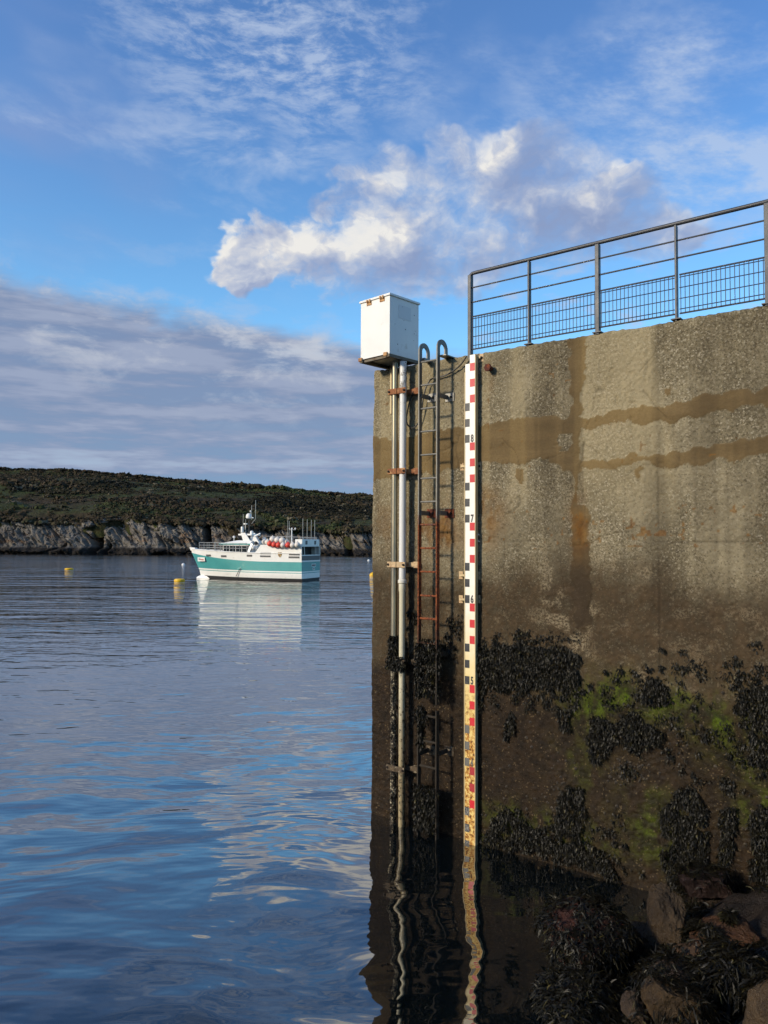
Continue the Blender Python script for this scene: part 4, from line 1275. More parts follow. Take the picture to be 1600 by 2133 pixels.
# crest on the side: quartered shield
m_gold = simple('crest_gold', srgb(176, 146, 88), 0.5); m_brn = simple('crest_brown', srgb(96, 76, 56), 0.5)
cx_, cz_ = boat_xz(1065, 690, 2.04)
def shield(k, y_): return [(cx_ - 0.20 * k, y_, cz_ + 0.22 * k), (cx_ + 0.20 * k, y_, cz_ + 0.22 * k), (cx_ + 0.20 * k, y_, cz_ - 0.02 * k), (cx_ + 0.12 * k, y_, cz_ - 0.17 * k), (cx_, y_, cz_ - 0.26 * k), (cx_ - 0.12 * k, y_, cz_ - 0.17 * k), (cx_ - 0.20 * k, y_, cz_ - 0.02 * k)]
cr_ = MB().prism(shield(1, 2.037), (0, 0.012, 0)).build('crest', m_gold, boat)
MB().prism([(cx_ - 0.17, 2.050, cz_ + 0.18), (cx_, 2.050, cz_ + 0.18), (cx_, 2.050, cz_), (cx_ - 0.17, 2.050, cz_)], (0, 0.008, 0)).build('crest_quarter', m_brn, cr_)
MB().prism([(cx_ + 0.005, 2.050, cz_), (cx_ + 0.17, 2.050, cz_), (cx_ + 0.10, 2.050, cz_ - 0.14), (cx_ + 0.005, 2.050, cz_ - 0.20)], (0, 0.008, 0)).build('crest_quarter', m_brn, cr_)
# hose hanging on the side
hp = []
for zx_, zy_ in ((606, 850), (590, 862), (572, 890), (556, 918), (540, 942)):
    x_, z_ = boat_xz(zx_, zy_, 1.98); hp.append((x_, float(hull_y(x_, z_)) + 0.03, z_))
MB().tube(hp, 0.03, 6).build('hanging_hose', m_black, boat)

# wheelhouse forward of the shelter
wx0 = boat_xz(700, 600, 1.4)[0]; wx1 = boat_xz(385, 600, 1.4)[0]
zr0 = boat_xz(600, 580, 1.4)[1]; zr1 = boat_xz(560, 538, 1.4)[1]; zw0 = boat_xz(560, 648, 1.4)[1]
print('wheelhouse', wx0, wx1, zr0, zr1, zw0)
wh = MB().hexa([(wx0, -1.4, 1.95), (wx1, -1.15, 1.95), (wx1, 1.15, 1.95), (wx0, 1.4, 1.95), (wx0, -1.4, zr0), (wx1 - 0.15, -1.15, zr0 + 0.02), (wx1 - 0.15, 1.15, zr0 + 0.02), (wx0, 1.4, zr0)]).build('wheelhouse', m_bw, boat)
MB().hexa([(wx0 - 0.3, -1.5, zr0 + 0.025), (wx1 + 0.35, -1.2, zr0 + 0.045), (wx1 + 0.35, 1.2, zr0 + 0.045), (wx0 - 0.3, 1.5, zr0 + 0.025), (wx0 - 0.3, -1.5, zr0 + 0.13), (wx1 + 0.35, -1.2, zr0 + 0.12), (wx1 + 0.35, 1.2, zr0 + 0.12), (wx0 - 0.3, 1.5, zr0 + 0.13)]).build('roof_edge', m_teal, wh)
MB().hexa([(wx0 - 0.3, -1.5, zr0 + 0.135), (wx1 + 0.35, -1.2, zr0 + 0.125), (wx1 + 0.35, 1.2, zr0 + 0.125), (wx0 - 0.3, 1.5, zr0 + 0.135), (wx0 - 0.3, -1.2, zr1 + 0.06), (wx0 + 1.4, -0.9, zr1 + 0.10), (wx0 + 1.4, 0.9, zr1 + 0.10), (wx0 - 0.3, 1.2, zr1 + 0.06)]).build('roof', m_bw, wh)
nwin = 4
for s_ in (1, -1):
    for k in range(nwin):
        xa = wx0 + (wx1 - 0.15 - wx0) * (k + 0.06) / nwin; xb = wx0 + (wx1 - 0.15 - wx0) * (k + 0.94) / nwin
        ya = 1.4 - 0.25 * (xa - wx0) / (wx1 - wx0); yb = 1.4 - 0.25 * (xb - wx0) / (wx1 - wx0)
        q = [(xa, s_ * (ya + 0.012), zw0 - 0.15), (xb, s_ * (yb + 0.012), zw0 - 0.15), (xb, s_ * (yb + 0.012), zr0 - 0.06), (xa, s_ * (ya + 0.012), zr0 - 0.06)]
        MB().prism(q, (0, s_ * 0.02, 0)).build('window_pane', m_glass, wh)
for k in range(3):
    y_ = -0.74 + 0.74 * k
    MB().hexa([(wx1 - 0.02, y_ - 0.33, zw0 - 0.1), (wx1 + 0.03, y_ - 0.33, zw0 - 0.1), (wx1 + 0.03, y_ + 0.33, zw0 - 0.1), (wx1 - 0.02, y_ + 0.33, zw0 - 0.1), (wx1 - 0.14, y_ - 0.33, zr0 - 0.06), (wx1 - 0.09, y_ - 0.33, zr0 - 0.06), (wx1 - 0.09, y_ + 0.33, zr0 - 0.06), (wx1 - 0.14, y_ + 0.33, zr0 - 0.06)]).build('window_pane', m_glass, wh)
# sloping pillar between wheelhouse and shelter
a_ = boat_xz(705, 662, 1.9); b_ = boat_xz(735, 565, 1.9)
for s_ in (1, -1):
    MB().beam((a_[0], 1.9 * s_, a_[1]), (b_[0], 1.7 * s_, b_[1]), 0.10, 0.22, (1, 0, 0)).build('pillar', m_bw, boat)
    # mast legs: a raked pair forward, a short pair aft
    pts = [boat_xz(618, 440, 0.9), boat_xz(668, 440, 0.9), boat_xz(752, 572, 0.9), boat_xz(700, 590, 0.9), boat_xz(650, 545, 0.9)]
    MB().prism([(x_, s_ * 0.86, z_) for x_, z_ in pts], (0, s_ * 0.10, 0)).build('mast_leg', m_bw, boat)
    pts = [boat_xz(762, 492, 0.9), boat_xz(790, 488, 0.9), boat_xz(842, 575, 0.9), boat_xz(800, 600, 0.9), boat_xz(735, 572, 0.9), boat_xz(750, 545, 0.9)]
    MB().prism([(x_, s_ * 0.86, z_) for x_, z_ in pts], (0, s_ * 0.10, 0)).build('mast_leg', m_bw, boat)
x0, z0 = boat_xz(690, 450, 0.0); x1, z1 = boat_xz(735, 570, 0.0)
MB().box(boat_xz(790, 470, 0)[0], boat_xz(640, 470, 0)[0], -0.85, 0.85, z0 - 0.18, z0 - 0.02).build('mast_platform', m_bw, boat)
MB().box(boat_xz(800, 570, 0)[0], boat_xz(700, 570, 0)[0], -0.85, 0.85, z1 - 0.10, z1 + 0.10).build('cross_beam', m_bw, boat)
def pole(zx_, zt, zb, r_, name, mt, yl=0.0, par=boat, top_dx=0.0):
    x_, z_1 = boat_xz(zx_, zt, yl); _, z_0 = boat_xz(zx_, zb, yl)
    return MB().tube([(x_, yl, z_0), (x_ + top_dx, yl, z_1)], r_, 8).build(name, mt, par)
mast = pole(714, 300, 530, 0.075, 'mast', m_dark, 0.1)
x_, z_ = boat_xz(708, 272, 0.1)
MB().lathe([(0.20, -0.04), (0.27, 0.0), (0.29, 0.16), (0.25, 0.32), (0.16, 0.43), (0.02, 0.47)], (x_, 0.1, z_), 14).build('radar_dome', m_bw, boat, smooth=True)
x_, z_ = boat_xz(727, 205, 0.0)
MB().lathe([(0.02, 0), (0.07, 0.05), (0.06, 0.16), (0.01, 0.2)], (x_, 0, z_), 8).tube([(x_, 0, z_ - 0.55), (x_, 0, z_ + 0.02)], 0.02, 5).build('masthead_lamp', m_bw, boat)
for zx_, zt, zb in ((645, 225, 440), (742, 125, 290), (787, 65, 280), (672, 285, 440)):
    pole(zx_, zt, zb, 0.024, 'aerial', m_bmet, 0.3)
p1 = boat_xz(787, 280, 0.3); p2 = boat_xz(740, 335, 0.1)
MB().tube([(p1[0], 0.3, p1[1]), (p2[0], 0.1, p2[1])], 0.03, 6).build('aerial_bracket', m_bmet, boat)
x_, z_ = boat_xz(755, 268, 0.3); MB().lathe([(0.02, -0.06), (0.10, -0.03), (0.10, 0.03), (0.02, 0.06)], (x_, 0.3, z_), 10).build('satellite_puck', m_bw, boat)
x_, z_ = boat_xz(632, 435, 0.5); MB().lathe([(0.12, 0), (0.13, 0.05), (0.13, 0.48), (0.10, 0.55)], (x_, 0.5, z_), 12).build('radome_drum', m_bw, boat, smooth=True)
x_, z_ = boat_xz(668, 338, 0.0); MB().box(x_ - 0.20, x_ + 0.20, -0.10, 0.10, z_ - 0.06, z_ + 0.06).tube([(x_, 0, z_ - 0.55), (x_, 0, z_ - 0.05)], 0.03, 6).build('radar_scanner', m_bw, boat, bevel=0.03)
x_, z_ = boat_xz(742, 440, 0.4); MB().lathe([(0.05, -0.35), (0.16, -0.25), (0.17, 0.0), (0.15, 0.15), (0.05, 0.2)], (x_, 0.4, z_), 12).build('searchlight', m_bw, boat, smooth=True)
x_, z_ = boat_xz(740, 500, 0.5); MB().lathe([(0.04, -0.3), (0.15, -0.2), (0.13, 0.2), (0.03, 0.3)], (x_, 0.5, z_), 10).build('horn', m_bw, boat, smooth=True)
p1 = boat_xz(770, 485, 0.6); p2 = boat_xz(842, 446, 0.6)
MB().tube([(p1[0], 0.6, p1[1]), (p2[0], 0.6, p2[1])], [0.10, 0.05], 8).build('boom', m_bw, boat)
x_, z_ = boat_xz(538, 500, 0.2); MB().lathe([(0.02, -0.02), (0.12, 0.03), (0.14, 0.12), (0.06, 0.2), (0.02, 0.22)], (x_, 0.2, z_), 10).tube([(x_, 0.2, z_ - 0.3), (x_, 0.2, z_)], 0.03, 6).build('roof_lamp', m_bw, boat)
# gear between mast and shelter
for zx_, zy_, r_ in ((742, 615, 0.24), (778, 610, 0.28), (790, 560, 0.18)):
    x_, z_ = boat_xz(zx_, zy_, 1.2)
    MB().lathe([(0.03, -r_), (r_ * 0.8, -r_ * 0.6), (r_, 0), (r_ * 0.8, r_ * 0.6), (0.03, r_)], (x_, 1.2, z_), 10).build('winch_drum', m_bw if r_ > 0.2 else m_dark, boat, smooth=True)
# bow rail
rx = np.linspace(boat_xz(118, 600, 1.0)[0], boat_xz(690, 600, 1.85)[0], 9)
ztop = boat_xz(300, 558, 1.6)[1]
for s_ in (1, -1):
    pts = [(float(x_), s_ * float(BEAM / 2 * np.interp(x_ / LB, sj, fd) - 0.06), 0) for x_ in rx]
    for lv in (0.0, 0.28, 0.55):
        MB().tube([(a, b, ztop - lv * 0.9 + 0.04 * (a - rx[-1]) / (rx[0] - rx[-1])) for a, b, c_ in pts], 0.026, 6).build('rail', m_bmet, boat)
    for a, b, c_ in pts:
        MB().tube([(a, b, 2.5), (a, b, ztop + 0.02)], 0.026, 6).build('rail_post', m_bmet, boat)
# rail over the shelter roof
p1 = boat_xz(810, 520, 1.8); p2 = boat_xz(850, 478, 1.8); p3 = boat_xz(1298, 492, 1.8)
for s_ in (1, -1):
    MB().tube([(p1[0], 1.8 * s_, p1[1]), (p2[0], 1.8 * s_, p2[1]), (p3[0], 1.8 * s_, p3[1]), (p3[0] - 0.02, 1.8 * s_, azz)], 0.028, 6).build('roof_rail', m_bmet, boat)
    for f_ in (0.05, 0.35, 0.65):
        xx = p2[0] + (p3[0] - p2[0]) * f_
        MB().tube([(xx, 1.8 * s_, RZ - 0.02), (xx, 1.8 * s_, p2[1] + (p3[1] - p2[1]) * f_)], 0.024, 6).build('rail_post', m_bmet, boat)
# aft mast and whip aerials
pole(1202, 385, 560, 0.06, 'aft_mast', m_bw, 0.0)
x_, z_ = boat_xz(1205, 405, 0.0)
MB().tube([(x_ - 0.36, 0, z_), (x_ + 0.30, 0, z_)], 0.03, 6).build('crosstree', m_bmet, boat)
for dx_ in (-0.34, 0.0, 0.26):
    MB().lathe([(0.02, 0), (0.07, 0.03), (0.07, 0.12), (0.02, 0.16)], (x_ + dx_, 0, z_ + 0.03), 8).build('deck_lamp', m_bw, boat)
for zx_, zt, zb, yl in ((1157, 295, 560, 0.3), (1174, 305, 560, 0.3)):
    pole(zx_, zt, zb, 0.022, 'aerial', m_bmet, yl)
for zx_, zt, zb, yl in ((1330, 278, 520, 1.6), (1380, 284, 520, 0.5), (1427, 290, 520, -0.5), (1467, 294, 520, -1.5)):
    pole(zx_, zt, zb, 0.026, 'aerial', m_bmet, yl)
MB().tube([(0.3, -1.6, pz + 0.12), (0.3, 1.7, pz + 0.12)], 0.03, 6).build('aerial_bar', m_bmet, boat)

# fenders heaped along the shelter roof: separate balls
m_fr = simple('fender_red', srgb(214, 70, 52), 0.5, 0, 0.12, 5, 0, 60, srgb(190, 120, 100), 0.1, 6)
m_fw = simple('fender_white', srgb(216, 208, 196), 0.55, 0, 0.08, 4, 0, 60, srgb(150, 136, 120), 0.15, 5)
def ball_mesh(name, mt, r_):
    p_ = [(0.02, -r_)] + [(r_ * math.sin(math.pi * i / 9), -r_ * math.cos(math.pi * i / 9)) for i in range(1, 9)] + [(0.05, r_), (0.05, r_ + 0.06), (0.02, r_ + 0.08)]
    return MB().lathe(p_, (0, 0, 0), 16).mesh(name, mt, True)
fm = {(k, r_): ball_mesh('fender', m_, r_) for k, m_ in (('r', m_fr), ('w', m_fw)) for r_ in (0.26, 0.30)}
fend = [(950, 566, 'r', 0.26, 2.22, 'red ball fender at the bow end of the lower row'),
        (1000, 577, 'r', 0.26, 2.26, 'second red ball fender in the lower row'),
        (1050, 581, 'r', 0.26, 2.26, 'third red ball fender in the lower row, beside a white one'),
        (1102, 583, 'w', 0.26, 2.26, 'white ball fender between two red ones in the lower row'),
        (1160, 581, 'r', 0.26, 2.26, 'red ball fender nearest the stern, white fenders on both sides'),
        (1213, 584, 'w', 0.28, 2.26, 'white ball fender second from the stern in the lower row'),
        (1266, 578, 'w', 0.28, 2.24, 'white ball fender at the stern end of the lower row'),
        (982, 516, 'w', 0.30, 1.75, 'large white ball fender highest on the heap, towards the bow'),
        (1037, 525, 'w', 0.30, 1.75, 'large white ball fender in the middle of the upper row'),
        (1093, 529, 'w', 0.30, 1.72, 'large white ball fender at the stern end of the upper row'),
        (1140, 545, 'w', 0.26, 1.55, 'small white ball fender behind the heap, near the aft mast'),
        (925, 548, 'w', 0.26, 1.55, 'white ball fender behind the heap at its bow end'),
        (888, 545, 'w', 0.26, 1.50, 'white ball fender lying alone towards the wheelhouse')]
for zx_, zy_, k, r_, yl, lab in fend:
    x_, z_ = boat_xz(zx_, zy_, yl)
    o = bpy.data.objects.new('fender', fm[(k, 0.26 if r_ < 0.29 else 0.30)])
    w_ = STERN + hd * x_ + pd * yl
    o.location = (w_.x, w_.y, z_ if yl > 2 else max(z_, RZ + r_))
    link(o); tag(o, lab, 'fender', 'ball fenders heaped on the boat roof')

# ------------------------------------------------------------------ mooring buoys
m_yel = simple('buoy_yellow', srgb(226, 178, 18), 0.45, 0, 0.08, 3, 0, 60, srgb(150, 110, 30), 0.1, 4)
m_bwh = simple('buoy_white', srgb(222, 220, 214), 0.45, 0, 0.06, 3)
m_bdk = simple('buoy_shackle', srgb(70, 66, 60), 0.6, 0.5)
def drum_buoy(px, py, r_, h_, label):
    p_ = on_level(px, py)
    b_ = thing('mooring_buoy', label, 'buoy', (p_.x, p_.y, 0), 0.4, 'mooring buoys on the water')
    MB().lathe([(r_ * 0.6, -0.2), (r_ * 0.95, -0.08), (r_, 0.04), (r_, h_ * 0.55), (r_ * 0.93, h_ * 0.8), (r_ * 0.7, h_), (0.02, h_ * 1.03)], (0, 0, 0), 24).build('float', m_yel, b_, smooth=True)
    MB().lathe([(r_ * 1.01, h_ * 0.2), (r_ * 1.025, h_ * 0.24), (r_ * 1.025, h_ * 0.34), (r_ * 1.01, h_ * 0.38)], (0, 0, 0), 24).build('rubbing_band', m_yel, b_, smooth=True)
    MB().tube([(-0.09, 0, h_), (-0.09, 0, h_ + 0.10), (0, 0, h_ + 0.15), (0.09, 0, h_ + 0.10), (0.09, 0, h_)], 0.022, 6).build('shackle', m_bdk, b_)
def ball_buoy(px, py, r_, label, mt):
    p_ = on_level(px, py)
    b_ = thing('mooring_buoy', label, 'buoy', (p_.x, p_.y, 0), 0.0, 'mooring buoys on the water')
    MB().lathe([(0.02, -r_)] + [(r_ * math.sin(math.pi * i / 10), r_ * 0.0 - r_ * math.cos(math.pi * i / 10)) for i in range(1, 10)] + [(0.05, r_), (0.04, r_ + 0.05)], (0, 0, 0), 18).build('float', mt, b_, smooth=True)
    MB().tube([(-0.05, 0, r_ + 0.03), (0, 0, r_ + 0.08), (0.05, 0, r_ + 0.03)], 0.018, 6).build('eye', m_bdk, b_)
drum_buoy(374, 1211, 0.48, 0.24, 'yellow drum buoy floating just ahead of the boat bow')
drum_buoy(144, 1186.5, 0.52, 0.20, 'flat yellow buoy floating alone at far left below the cliff')
ball_buoy(776, 1199, 0.34, 'small yellow buoy half hidden behind the quay corner', m_yel)
ball_buoy(382, 1177, 0.28, 'small white buoy between the yellow drum buoy and the cliff', m_bwh)
ball_buoy(768, 1168, 0.26, 'tiny white buoy right of the boat near the quay corner', m_bwh)

# ------------------------------------------------------------------ bladder wrack, rocks
m_weed, n, bs = new_mat('bladder_wrack')
at = n.node('ShaderNodeAttribute', attribute_name='tone').outputs['Fac']
c = n.ramp(at, [(0.0, srgb(9, 8, 6)), (0.5, srgb(20, 18, 11)), (0.85, srgb(33, 30, 17)), (1.0, srgb(66, 60, 32))])
n.put(bs.inputs['Base Color'], c)
bs.inputs['Roughness'].default_value = 0.45
bs.inputs['Specular IOR Level'].default_value = 0.16

def blades(base, nrm, length, width, rg, spread=0.75, gravity=0.5, seg=3, out=0.6):
    """hanging forked straps: base points, surface normals -> vertices, quads, tone"""
    N = len(base)
    L_ = length * rg.uniform(0.55, 1.3, N); Wd = width * rg.uniform(0.6, 1.3, N)
    down = np.array([0, 0, -1.0])
    d = nrm * out + rg.normal(size=(N, 3)) * spread + down * 0.35
    d /= np.linalg.norm(d, axis=1, keepdims=True)
    side = np.cross(d, nrm + rg.normal(size=(N, 3)) * 0.35); side /= np.linalg.norm(side, axis=1, keepdims=True) + 1e-6
    p = base.copy()
    rows = []
    for i in range(seg + 1):
        t = i / seg
        w = Wd * (0.35 + 1.1 * math.sin(math.pi * (0.12 + 0.80 * t))) * 0.5
        rows.append(np.stack([p - side * w[:, None], p + side * w[:, None]], 1))
        d = d + down * gravity + rg.normal(size=(N, 3)) * 0.16
        into = np.minimum((d * nrm).sum(1, keepdims=True), 0)      # do not sink into the surface
        d = d - nrm * into * 0.95
        d /= np.linalg.norm(d, axis=1, keepdims=True)
        p = p + d * (L_ / seg)[:, None]
    Vv = np.stack(rows, 1)                                   # N, seg+1, 2, 3
    nv_ = (seg + 1) * 2
    idx = np.arange(N)[:, None] * nv_
    q = np.concatenate([np.stack([idx + 2 * i, idx + 2 * i + 1, idx + 2 * i + 3, idx + 2 * i + 2], -1) for i in range(seg)], 1).reshape(-1, 4)
    tone = np.clip(rg.normal(0.42, 0.18, N) + (rg.random(N) < 0.05) * 0.4, 0, 1)
    tone = np.repeat(tone[:, None], nv_, 1) + np.tile(np.linspace(-0.05, 0.12, seg + 1).repeat(2)[None], (N, 1))
    return Vv.reshape(-1, 3), q, np.clip(tone, 0, 1).ravel()

def weed_object(name, V_, Q_, T_, origin, label=None, cat=None, group=None, kind=None, parent=None):
    me_ = np_mesh(name, V_ - np.array(origin)[None], Q_, m_weed, attrs={'tone': T_})
    o_ = bpy.data.objects.new(name, me_)
    if parent is None: o_.location = origin
    link(o_, parent)
    return tag(o_, label, cat, group, kind)

rg = np.random.default_rng(17)
WNn = np.array(WN); WDn = np.array(WD); C0 = np.array(CORNER)
def wall_points(poly_uh, dens, thick):
    p = np.asarray(poly_uh)
    u0, h0 = p.min(0); u1_, h1 = p.max(0)
    N = int((u1_ - u0) * (h1 - h0) * dens) + 8
    u = rg.uniform(u0, u1_, N); h = rg.uniform(h0, h1, N)
    ju = u + (fbm(u * 9, h * 9, 3, 301) - 0.5) * 0.16; jh = h + (fbm(u * 9, h * 9, 3, 305) - 0.5) * 0.16
    k = in_poly(ju, jh, p) & (fbm(u * 12, h * 9, 3, 309) > 0.29)
    u, h = u[k], h[k]
    lump = fbm(u * 10, h * 8, 3, 311)
    o = thick * (0.15 + 1.1 * np.clip(lump - 0.25, 0, 1)) * rg.uniform(0.3, 1.0, len(u))
    return C0 + u[:, None] * WDn + (o + 0.004)[:, None] * WNn + h[:, None] * np.array([0, 0, 1.0])

def wall_clump(px_poly, label, dens=11000, thick=0.09, length=0.042, width=0.0085):
    base = wall_points(poly_px(px_poly), dens, thick)
    V_, Q_, T_ = blades(base, np.tile(WNn, (len(base), 1)), length, width, rg)
    weed_object('seaweed_clump', V_, Q_, T_, base.mean(0) - np.array([0, 0, 0.1]), label, 'seaweed', 'wrack clumps on the quay wall')

clumps = [([(1022, 1345), (1060, 1338), (1180, 1344), (1208, 1372), (1210, 1425), (1192, 1440), (1130, 1428), (1090, 1440), (1040, 1438), (1012, 1402)], 'broad black mat of seaweed high on the wall right beside the tide board'),
    ([(1228, 1500), (1262, 1488), (1280, 1510), (1318, 1480), (1352, 1498), (1384, 1520), (1382, 1556), (1350, 1560), (1335, 1572), (1300, 1545), (1262, 1578), (1240, 1590), (1224, 1545)], 'ragged seaweed clump in the middle of the wall below the green algae'),
    ([(1345, 1405), (1366, 1395), (1380, 1430), (1400, 1456), (1360, 1470), (1335, 1455)], 'small pointed seaweed tuft growing in the bright green algae patch'),
    ([(1545, 1432), (1625, 1425), (1640, 1600), (1592, 1600), (1560, 1560), (1572, 1510), (1530, 1470)], 'long seaweed clump at the right edge of the photo, above the lower hanging curtains'),
    ([(1006, 1745), (1018, 1722), (1040, 1690), (1062, 1682), (1090, 1692), (1108, 1722), (1166, 1742), (1260, 1775), (1296, 1838), (1262, 1822), (1150, 1785), (1006, 1752)], 'low sloping seaweed fringe along the waterline right of the tide board'),
    ([(1166, 1650), (1186, 1632), (1216, 1640), (1218, 1740), (1226, 1778), (1160, 1772)], 'narrow upright seaweed column rising from the waterline fringe'),
    ([(1376, 1690), (1410, 1645), (1432, 1638), (1476, 1668), (1482, 1780), (1470, 1850), (1386, 1850)], 'large hanging seaweed curtain low on the wall above the rocks'),
    ([(1500, 1690), (1520, 1676), (1536, 1690), (1534, 1795), (1498, 1800)], 'slim seaweed curtain between the two larger ones low on the wall'),
    ([(1560, 1700), (1585, 1685), (1640, 1680), (1640, 1830), (1572, 1830)], 'seaweed curtain hanging low at the right edge, just above the rocks'),
    ([(1156, 1478), (1172, 1470), (1192, 1482), (1186, 1510), (1166, 1520)], 'small round seaweed tuft left of the ragged middle clump'),
    ([(1052, 1490), (1066, 1480), (1078, 1495), (1072, 1530), (1054, 1540)], 'small seaweed tuft hanging right of the tide board below the broad mat'),
    ([(990, 1335), (1010, 1345), (1022, 1380), (1020, 1420), (1002, 1480), (992, 1480)], 'narrow seaweed strip hanging along the right edge of the tide board')]
for pts, lab in clumps:
    wall_clump(pts, lab)
# scattered single tufts: too many and too small to count
sc_b = []
for cx0, cy0, rx_, ry_, cnt in ((1100, 1330, 90, 14, 22), (1020, 1420, 25, 60, 16), (1260, 1440, 90, 40, 26), (1440, 1400, 110, 45, 14), (1560, 1420, 50, 50, 22), (1470, 1520, 60, 30, 8), (1420, 1560, 40, 40, 8),
                               (1110, 1470, 40, 30, 8), (1160, 1720, 12, 30, 6), (1260, 1740, 40, 60, 14), (1320, 1600, 20, 10, 4), (1545, 1620, 60, 40, 10), (945, 1310, 18, 24, 12), (935, 1345, 24, 20, 14), (860, 1280, 12, 20, 10), (1300, 1810, 40, 30, 8), (1120, 1450, 80, 20, 14), (1300, 1500, 80, 45, 14), (1570, 1560, 50, 80, 16), (1430, 1480, 70, 35, 8), (1090, 1700, 60, 30, 14)):
    for _ in range(cnt):
        px = rg.normal(cx0, rx_ * 0.6); py = rg.normal(cy0, ry_ * 0.6)
        u, h = on_wall(px, py)
        nb = int(rg.integers(8, 34)); r_ = rg.uniform(0.012, 0.045)
        uu = rg.normal(u, r_, nb); hh = rg.normal(h, r_, nb)
        sc_b.append(C0 + uu[:, None] * WDn + rg.uniform(0.004, 0.03, nb)[:, None] * WNn + hh[:, None] * np.array([0, 0, 1.0]))
sc_b = np.concatenate(sc_b)
V_, Q_, T_ = blades(sc_b, np.tile(WNn, (len(sc_b), 1)), 0.035, 0.010, rg)
weed_object('seaweed_tufts', V_, Q_, T_, (0, 0, 0), 'tiny scattered seaweed tufts dotted over the lower wall', 'seaweed', None, 'stuff')
# growth on the ladder and the pipes
def column_weed(u, out, segs, label, parent_thing, dens=900):
    dens = dens * 2
    bl = []; nm = []
    for h0_, h1_, r_, wdt in segs:
        nb = int((h1_ - h0_) * dens)
        a = rg.uniform(0, 2 * np.pi, nb)
        dirn = np.cos(a)[:, None] * WDn + np.sin(a)[:, None] * WNn
        uu = u + rg.uniform(-wdt, wdt, nb)
        bl.append(C0 + uu[:, None] * WDn + out * WNn + dirn * r_ + rg.uniform(h0_, h1_, nb)[:, None] * np.array([0, 0, 1.0])); nm.append(dirn)
    bl = np.concatenate(bl); nm = np.concatenate(nm)
    V_, Q_, T_ = blades(bl, nm, 0.05, 0.011, rg, out=0.4)
    weed_object('seaweed_clump', V_, Q_, T_, bl.min(0), label, 'seaweed', 'wrack on the ladder and pipes')
hl = lambda py: on_wall(890, py, LOUT)[1]
column_weed((uL + uR) / 2, LOUT, [(hl(1450), hl(1330), 0.012, LW * 0.62), (hl(1380), hl(1345), 0.03, LW * 0.5)], 'dark seaweed smothering the ladder just above its gap', ladder, 1500)
column_weed(uL, LOUT, [(hl(1450), hl(1340), 0.025, 0.03)], 'seaweed beard on the left ladder stile above its gap', ladder, 1300)
column_weed(uL + 0.03, LOUT, [(hl(1560), hl(1472), 0.022, 0.03), (hl(1510), hl(1480), 0.02, 0.10)], 'seaweed on the broken top of the lower ladder section', ladder, 900)
column_weed((uL + uR) / 2 - 0.03, LOUT, [(hl(1730), hl(1635), 0.03, LW * 0.55)], 'thick seaweed bundle on the lowest ladder rungs at the water', ladder, 3200)
hp_ = lambda py: on_wall(830, py, POUT)[1]
column_weed(u1, POUT, [(hp_(1390), hp_(1325), 0.045, 0.02)], 'seaweed collar on the steel pipe above the lower strap', gauge, 2400)
column_weed((u1 + u2) / 2, POUT, [(hp_(1392), hp_(1366), 0.075, 0.09)], 'seaweed wrapped round the strap across both pipes', gauge, 3600)
column_weed(u1 + 0.02, POUT, [(hp_(1720), hp_(1400), 0.040, 0.004)], 'thin weed growth down the lower steel pipe', gauge, 160)

# limpets and mussels dotting the wall
m_limp = simple('limpet_shell', srgb(52, 44, 32), 0.7, 0, 0.3, 30, 0.002, 90, srgb(110, 98, 76), 0.2, 30)
lm = MB()
for _ in range(230):
    px = rg.uniform(1000, 1640); py = rg.uniform(1420, 1850)
    if rg.random() < 0.3: px = rg.normal(1310, 25); py = rg.normal(1605, 14)
    elif rg.random() < 0.25: px = rg.normal(1160, 12); py = rg.normal(1660, 30)
    u, h = on_wall(px, py)
    if h < 0.05: continue
    r_ = rg.uniform(0.008, 0.022)
    k = 7; c_ = [(u + r_ * math.cos(2 * math.pi * i / k), -0.002, h + r_ * math.sin(2 * math.pi * i / k)) for i in range(k)]
    lm._add(c_ + [(u, -r_ * 0.8 - 0.004, h + r_ * 0.15)], [(i, (i + 1) % k, k) for i in range(k)])
lo_ = lm.build('limpets', m_limp, quay); lo_['kind'] = 'stuff'

# ---- rocky shore at the foot of the wall
def shore_edge(y): return np.interp(y, [2.0, 5.2, 6.2, 6.9, 7.4, 8.0, 8.6], [0.95, 1.3, 1.38, 1.70, 2.30, 2.85, 3.3])
def bed_h(x, y):
    s_ = x - shore_edge(y)
    b_ = np.where(s_ > 0, 0.34 * np.power(np.maximum(s_, 0), 0.85), s_ * 0.8)
    f1_, f2_, id_ = worley(x * 2.1, y * 2.1, 401)
    return b_ - 0.10 + (0.22 - 0.42 * f1_) * 0.55 + 0.12 * (fbm(x * 3, y * 3, 3, 405) - 0.5)
m_rock, n, bs = new_mat('shore_rock')
ob = n.node('ShaderNodeTexCoord').outputs['Object']
oi = n.node('ShaderNodeObjectInfo')
r1 = n.noise(ob, 5, 6, 0.65); r2 = n.noise(ob, 30, 5, 0.7)
c = n.mix(n.ss(r1, 0.3, 0.7), n.mix(1.0, oi.outputs['Color'], (0.20, 0.18, 0.155), 'MULTIPLY'), n.mix(1.0, oi.outputs['Color'], (0.50, 0.46, 0.41), 'MULTIPLY'))
c = n.mix(n.mul(n.ss(r2, 0.55, 0.7), 0.4), c, n.mix(1.0, oi.outputs['Color'], (0.85, 0.79, 0.70), 'MULTIPLY'))
c = n.mix(n.mul(n.ss(n.noise(ob, 60, 3, 0.6), 0.66, 0.72), 0.35), c, srgb(150, 138, 112))
n.put(bs.inputs['Base Color'], c)
bs.inputs['Roughness'].default_value = 0.6
bs.inputs['Specular IOR Level'].default_value = 0.3
n.put(bs.inputs['Normal'], n.bump(n.add(r1, n.mul(r2, 0.5)), 0.06))
